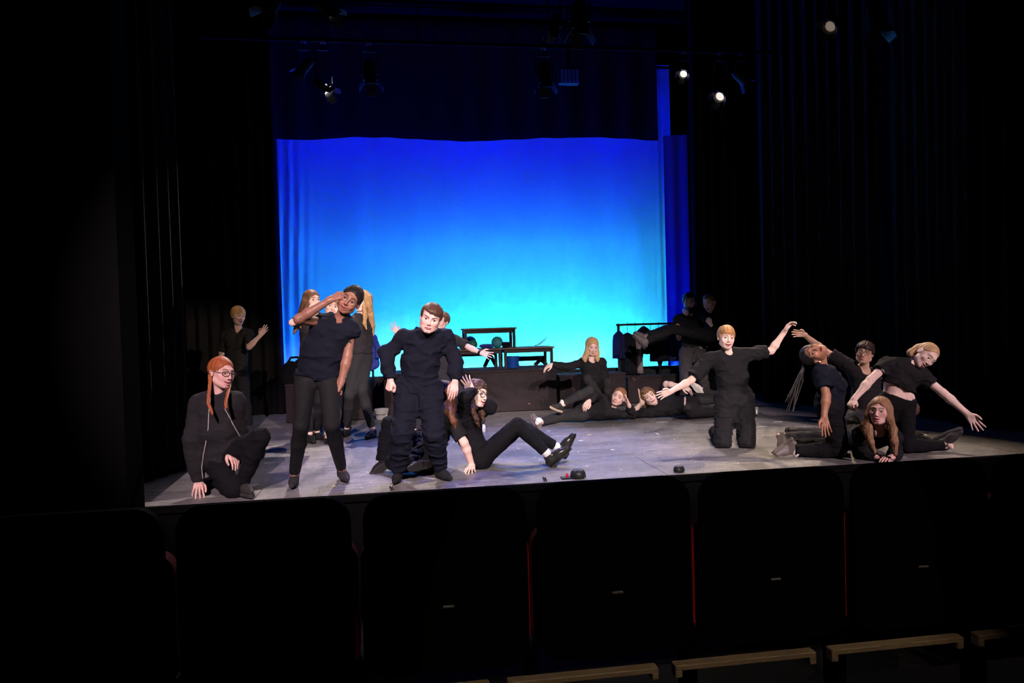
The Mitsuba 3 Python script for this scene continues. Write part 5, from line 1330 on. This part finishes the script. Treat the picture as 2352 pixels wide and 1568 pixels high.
make_person('girl with a dark hairband being carried in the tall boy\'s arms', 10.1, 1.55,
    dict(neck=(1632, 717, 0), sR=(1615, 722, .08), sL=(1654, 722, -.02), eR=(1598, 712, .20), wR=(1571, 711, .16), eL=(1655, 760, -.12), wL=(1632, 745, -.20), waist=(1638, 745, -.02), hR=(1628, 772, .05), hL=(1630, 770, -.10), kR=(1549, 752, .04), kL=(1547, 756, -.12), aR=(1484, 772, .06), aL=(1484, 782, -.10)),
    (1629, 694, -.03, -24, -16, -4, .222), 'fair', mouth='smile', hair=dict(color=(.22, .11, .06), t=.009, line=.066, nape=-.05, side=.008, open=.070, front=.0, amp=.003, long=True),
    shirt=dict(mat='cloth_black', sleeve=1.85, hem=-.05, o=.010, so=.010), trousers=dict(mat='cloth_black', o=.012, wr=.006, len=.93),
    feet=dict(R=(1444, 758, .06, 'sneaker', (.55, .6, 0), 1.0, 'sneaker_grey'), L=(1440, 765, -.10, 'sneaker', (.6, .55, 0), 1.15, 'sneaker_grey')),
    hands=dict(R=((1575, 728, -.16), (.3, 0, -1), 'relaxed'), L=((1622, 731, -.22), (.3, .3, -1), 'fist')), detail=1.2, extra=p15_extra)

def p16_extra(c):
    J = c['J']
    for s, x in (('R', -1), ('L', 1)):
        h, k_ = J['h' + s], J['k' + s]; m = h * .36 + k_ * .64; d = unit(k_ - h); vf = view_frame(m); sd = unit(vf[:, 0] * x * .85 + vf[:, 2] * .5); sd = unit(sd - d * (sd @ d)); t = np.cross(d, sd)
        for nm, L0, L1, w, o in (('pocket', .012, .150, .062, .074), ('pocket_flap', -.012, .045, .068, .080)):
            b = trimesh.creation.icosphere(3, 1.0); v = b.vertices; v = np.sign(v) * np.abs(v) ** .45
            v = np.stack([v[:, 0] * w, v[:, 1] * (L1 - L0) / 2, v[:, 2] * .012 + .0], 1)
            b.vertices = m + t * v[:, :1] + d * (v[:, 1:2] + (L0 + L1) / 2 - .02) + sd * (o - .0 - .6 * (v[:, :1] ** 2) / .07 + v[:, 2:])
            part(c['key'], nm, b, 'cloth_soft', smooth=True)
make_person('blond boy in a black T-shirt kneeling upright with both arms spread wide', 6.90, 1.54,
    dict(neck=(1672, 808, -.02), sR=(1630, 824, 0), sL=(1712, 814, 0), eR=(1588, 873, -.08), wR=(1540, 899, -.20), eL=(1771, 806, -.02), wL=(1801, 763, -.06), waist=(1682, 865, -.02), hR=(1667, 916, .0), hL=(1706, 916, .0), kR=(1660, 1012, G(.062)), kL=(1716, 1012, G(.062)), aR=(1645, 992, G(.06)), aL=(1708, 992, G(.06))),
    (1668, 775, -.06, 16, -2, 4, .205), 'fair', mouth='smile', hair=dict(color=(.44, .22, .08), t=.014, line=.036, nape=-.035, side=-.016, fringe=True, jag=.008, amp=.004, swirl=True),
    shirt=dict(mat='cloth_black', sleeve=.84, hem=-.04, o=.016, so=.022, soft=.016, wr=.009, fr=(10, 10, 16)), trousers=dict(mat='cloth_soft', o=.024, wr=.009, len=.98, flare=1.2),
    feet=dict(R=(1638, 965, G(.015), 'sneaker', (0, .5, -1), 1.0, 'sneaker_beige'), L=(1698, 972, G(.015), 'sneaker', (0, .5, -1), 1.0, 'sneaker_beige')),
    hands=dict(R=((1505, 911, -.26), (.1, -.2, 1), 'open'), L=((1822, 730, -.12), (.7, -.5, .4), 'relaxed')), extra=p16_extra, eye=(.08, .09, .10))

def p17_extra(c):
    HM, hs = c['HM'], c['hs']; lp = lambda *q: HM[:3, 3] + HM[:3, :3] @ (c3(*q) * hs)
    q0 = lp(-.005, .085, -.09)
    sc = Field()
    for i in range(10):
        a = i * .628; p = q0 + HM[:3, :3] @ c3(.020 * math.cos(a), .008 * math.sin(2 * a), .020 * math.sin(a)); sc.cone(p, p + 1e-4, .016, .016, .008)
    sc.disp = lambda p: F32(.006) * (meshkit.fbm(p * 60, 2, 3) - .5).astype(F32) * 2
    part(c['key'], 'scrunchie', mesh_of(sc, .005), 'scrunchie', label='magenta scrunchie', smooth=True)
    rng = np.random.default_rng(5)
    for i in range(14):
        e = at(1803 + 24 * rng.random(), 900 + 55 * rng.random(), 6.2 + rng.uniform(-.04, .10)); m = q0 * .5 + e * .5 + rng.normal(0, .012, 3)
        s0 = q0 + rng.normal(0, .008, 3); m1 = q0 + [rng.uniform(-.03, .0), rng.uniform(-.02, .02), -.05]
        part(c['key'], 'braid', tube([s0, m1, m, e], [.007, .0065, .006, .004], 7), 'hair_plain_black', label='thin black braid', smooth=True)
    part(c['key'], 'earring', ball(lp(-.080, -.036, -.002), .007, 2), 'bead_white', smooth=True)
make_person('girl kneeling and arching far back, long braids tied with a magenta scrunchie', 6.20, 1.58,
    dict(neck=(1886, 846, .0), sR=(1887, 857, -.13), sL=(1893, 857, .14), eR=(1898, 908, -.19), wR=(1893, 956, -.24), eL=(1905, 905, .20), wL=(1918, 945, .18), waist=(1912, 888, 0), hR=(1905, 938, -.08), hL=(1908, 936, .09), kR=(1923, 1034, G(.06)), kL=(1930, 1024, G(.06)), aR=(1824, 1034, G(.055)), aL=(1806, 1022, G(.06))),
    (1870, 812, -.04, 22, 6, -97), 'deep', mouth='open', glasses='wire', brow=(.03, .015, .01), hair=dict(color=BLACK, t=.010, line=.062, nape=-.05, side=.0, long=True, amp=.004, streak=.2),
    shirt=dict(mat='cloth_navy', sleeve=.62, hem=-.03, o=.014, so=.020, soft=.014, wr=.010, fr=(9, 9, 15), front=(.9, .2, .2)), trousers=dict(mat='cloth_jet', o=.014, wr=.006, len=.97),
    feet=dict(R=(1765, 1058, -.02, 'sneaker', (.7, -.7, .1), 1.1, 'oxford_grey'), L=(1757, 1052, .02, 'sneaker', (.5, -.3, -.8), 1.05, 'oxford_grey')),
    hands=dict(R=((1899, 998, -.28), (.1, .1, 1), 'open'), L=((1925, 970, .16), (1, 0, 0), 'relaxed')), extra=p17_extra, eye=(.03, .015, .01))

make_person('dark-haired boy in glasses stretching one arm up to the kneeling boy\'s hand', 7.45, 1.56,
    dict(neck=(1985, 848, 0), sR=(1950, 838, .02), sL=(2016, 858, .04), eR=(1893, 806, 'near'), wR=(1847, 768, -.14), eL=(2066, 898, .10), wL=(2092, 920, .0), waist=(1990, 905, .02), hR=(1970, 958, .05), hL=(2012, 958, .05), kR=(1956, 975, -.30), kL=(2020, 975, -.30), aR=(1895, 972, G(.06)), aL=(2030, 960, G(.06))),
    (1986, 811, -.06, -8, 2, 6, .214), 'tan', mouth='closed', jaw=1.12, glasses='dark', fat=1.1, hair=dict(color=(.030, .018, .014), t=.019, line=.044, nape=-.035, side=-.012, fringe=True, slant=-.25, jag=.008, amp=.006, swirl=True),
    shirt=dict(mat='cloth_soft', sleeve=.70, hem=-.05, o=.016, so=.020, neck=.03), trousers=dict(mat='cloth_charcoal', o=.018, wr=.007, len=.96),
    feet=dict(R=(1860, 968, G(.06), 'sneaker', (-.8, .2, -.5), 1, 'sneaker_yellow'), L=(2040, 950, G(.03), 'sneaker', None, 1, 'sneaker_yellow')),
    hands=dict(R=((1814, 763, -.20), (0, -.2, 1), 'open'), L=((2108, 938, -.04), (-.5, 0, -.8), 'relaxed')), detail=1.05)

make_person('blonde girl in a cropped black top with white cuffs, leaning with arms spread', 6.32, 1.60,
    dict(neck=(2098, 832, -.02), sR=(2038, 836, .0), sL=(2117, 862, .02), eR=(1999, 872, -.05), wR=(1962, 916, -.12), eL=(2166, 902, -.04), wL=(2222, 950, -.10), waist=(2062, 880, 0), hR=(2036, 925, .03), hL=(2080, 925, .03), kR=(2058, 1016, G(.06)), kL=(2082, 1024, G(.06)), aR=(2118, 1004, G(.06)), aL=(2172, 1022, G(.06))),
    (2126, 816, -.06, 42, 2, 52), 'pale', mouth='open', hair=dict(color=(.50, .32, .17), t=.006, line=.074, nape=-.05, side=.018, open=.074, front=-.008, long=True, amp=.003, locks=[([('h', -.03, -.0, -.08), ('h', -.05, -.07, -.07), (2092, 815, .05)], (.045, .035, .015))]),
    shirt=dict(mat='cloth_black', sleeve=.46, hem=.145, o=.012, so=.016, wr=.007, cuff='cloth_white'), trousers=dict(mat='cloth_jet', o=.006, wr=.003, len=.93, top=.055),
    feet=dict(R=(2148, 1004, G(.05), 'oxford', (.5, .1, -.8), 1, 'sneaker_dark'), L=(2212, 1036, G(.03), 'sneaker', (.3, -.75, .45), 1.05, 'sneaker_dark')),
    hands=dict(R=((1950, 934, -.16), (.5, .2, -.7), 'fist'), L=((2252, 986, -.16), (-.2, .2, 1), 'spread')), eye=(.10, .12, .14))

make_person('girl with long light-brown hair lying on her elbows at the stage edge', 5.98, 1.56,
    dict(neck=(2020, 990, .02), sR=(1976, 1000, .04), sL=(2054, 1002, .04), eR=(1974, 1040, G(.045)), wR=(2016, 1049, G(.035)), eL=(2058, 1040, G(.045)), wL=(2048, 1050, G(.035)), waist=(1985, 1008, .48), hR=(1948, 1002, .70), hL=(1985, 1000, .72), kR=(1862, 1004, G(.06)), kL=(1890, 998, G(.06)), aR=(1796, 1002, G(.065)), aL=(1830, 990, G(.065))),
    (2021, 944, -.04, -14, -2, 4), 'rosy', mouth='open', hair=dict(color=(.27, .15, .085), t=.011, line=.062, nape=-.085, side=-.085, long=True, streak=.4, locks=[
        ([('h', -.064, .03, -.01), ('h', -.072, -.05, .0), (1993, 990, -.06), (2000, 1015, -.12), (2010, 1039, -.13)], (.034, .038, .034, .026, .010)), ([('h', -.060, -.04, -.03), (1985, 980, .02), (1978, 995, .0)], (.036, .032, .012)),
        ([('h', .064, .03, .0), ('h', .072, -.05, .01), (2050, 985, -.08), (2054, 1015, -.13), (2056, 1043, -.14)], (.034, .036, .032, .030, .014)), ([('h', .0, .0, -.07), (2022, 970, .09)], (.06, .06))]),
    shirt=dict(mat='cloth_black', sleeve=1.92, hem=-.03, o=.010, so=.012), trousers=dict(mat='cloth_charcoal', o=.005, wr=.002, len=.88),
    feet=dict(R=(1768, 984, G(.06), 'sneaker', (-.7, .1, .3), 1, 'sneaker_dark'), L=(1805, 978, G(.04), 'sneaker', None, 1, 'sneaker_dark')),
    hands=dict(R=((2042, 1054, G(.02)), 'down', 'relaxed'), L=((2030, 1053, G(.04)), 'down', 'relaxed')), eye=(.10, .11, .10))
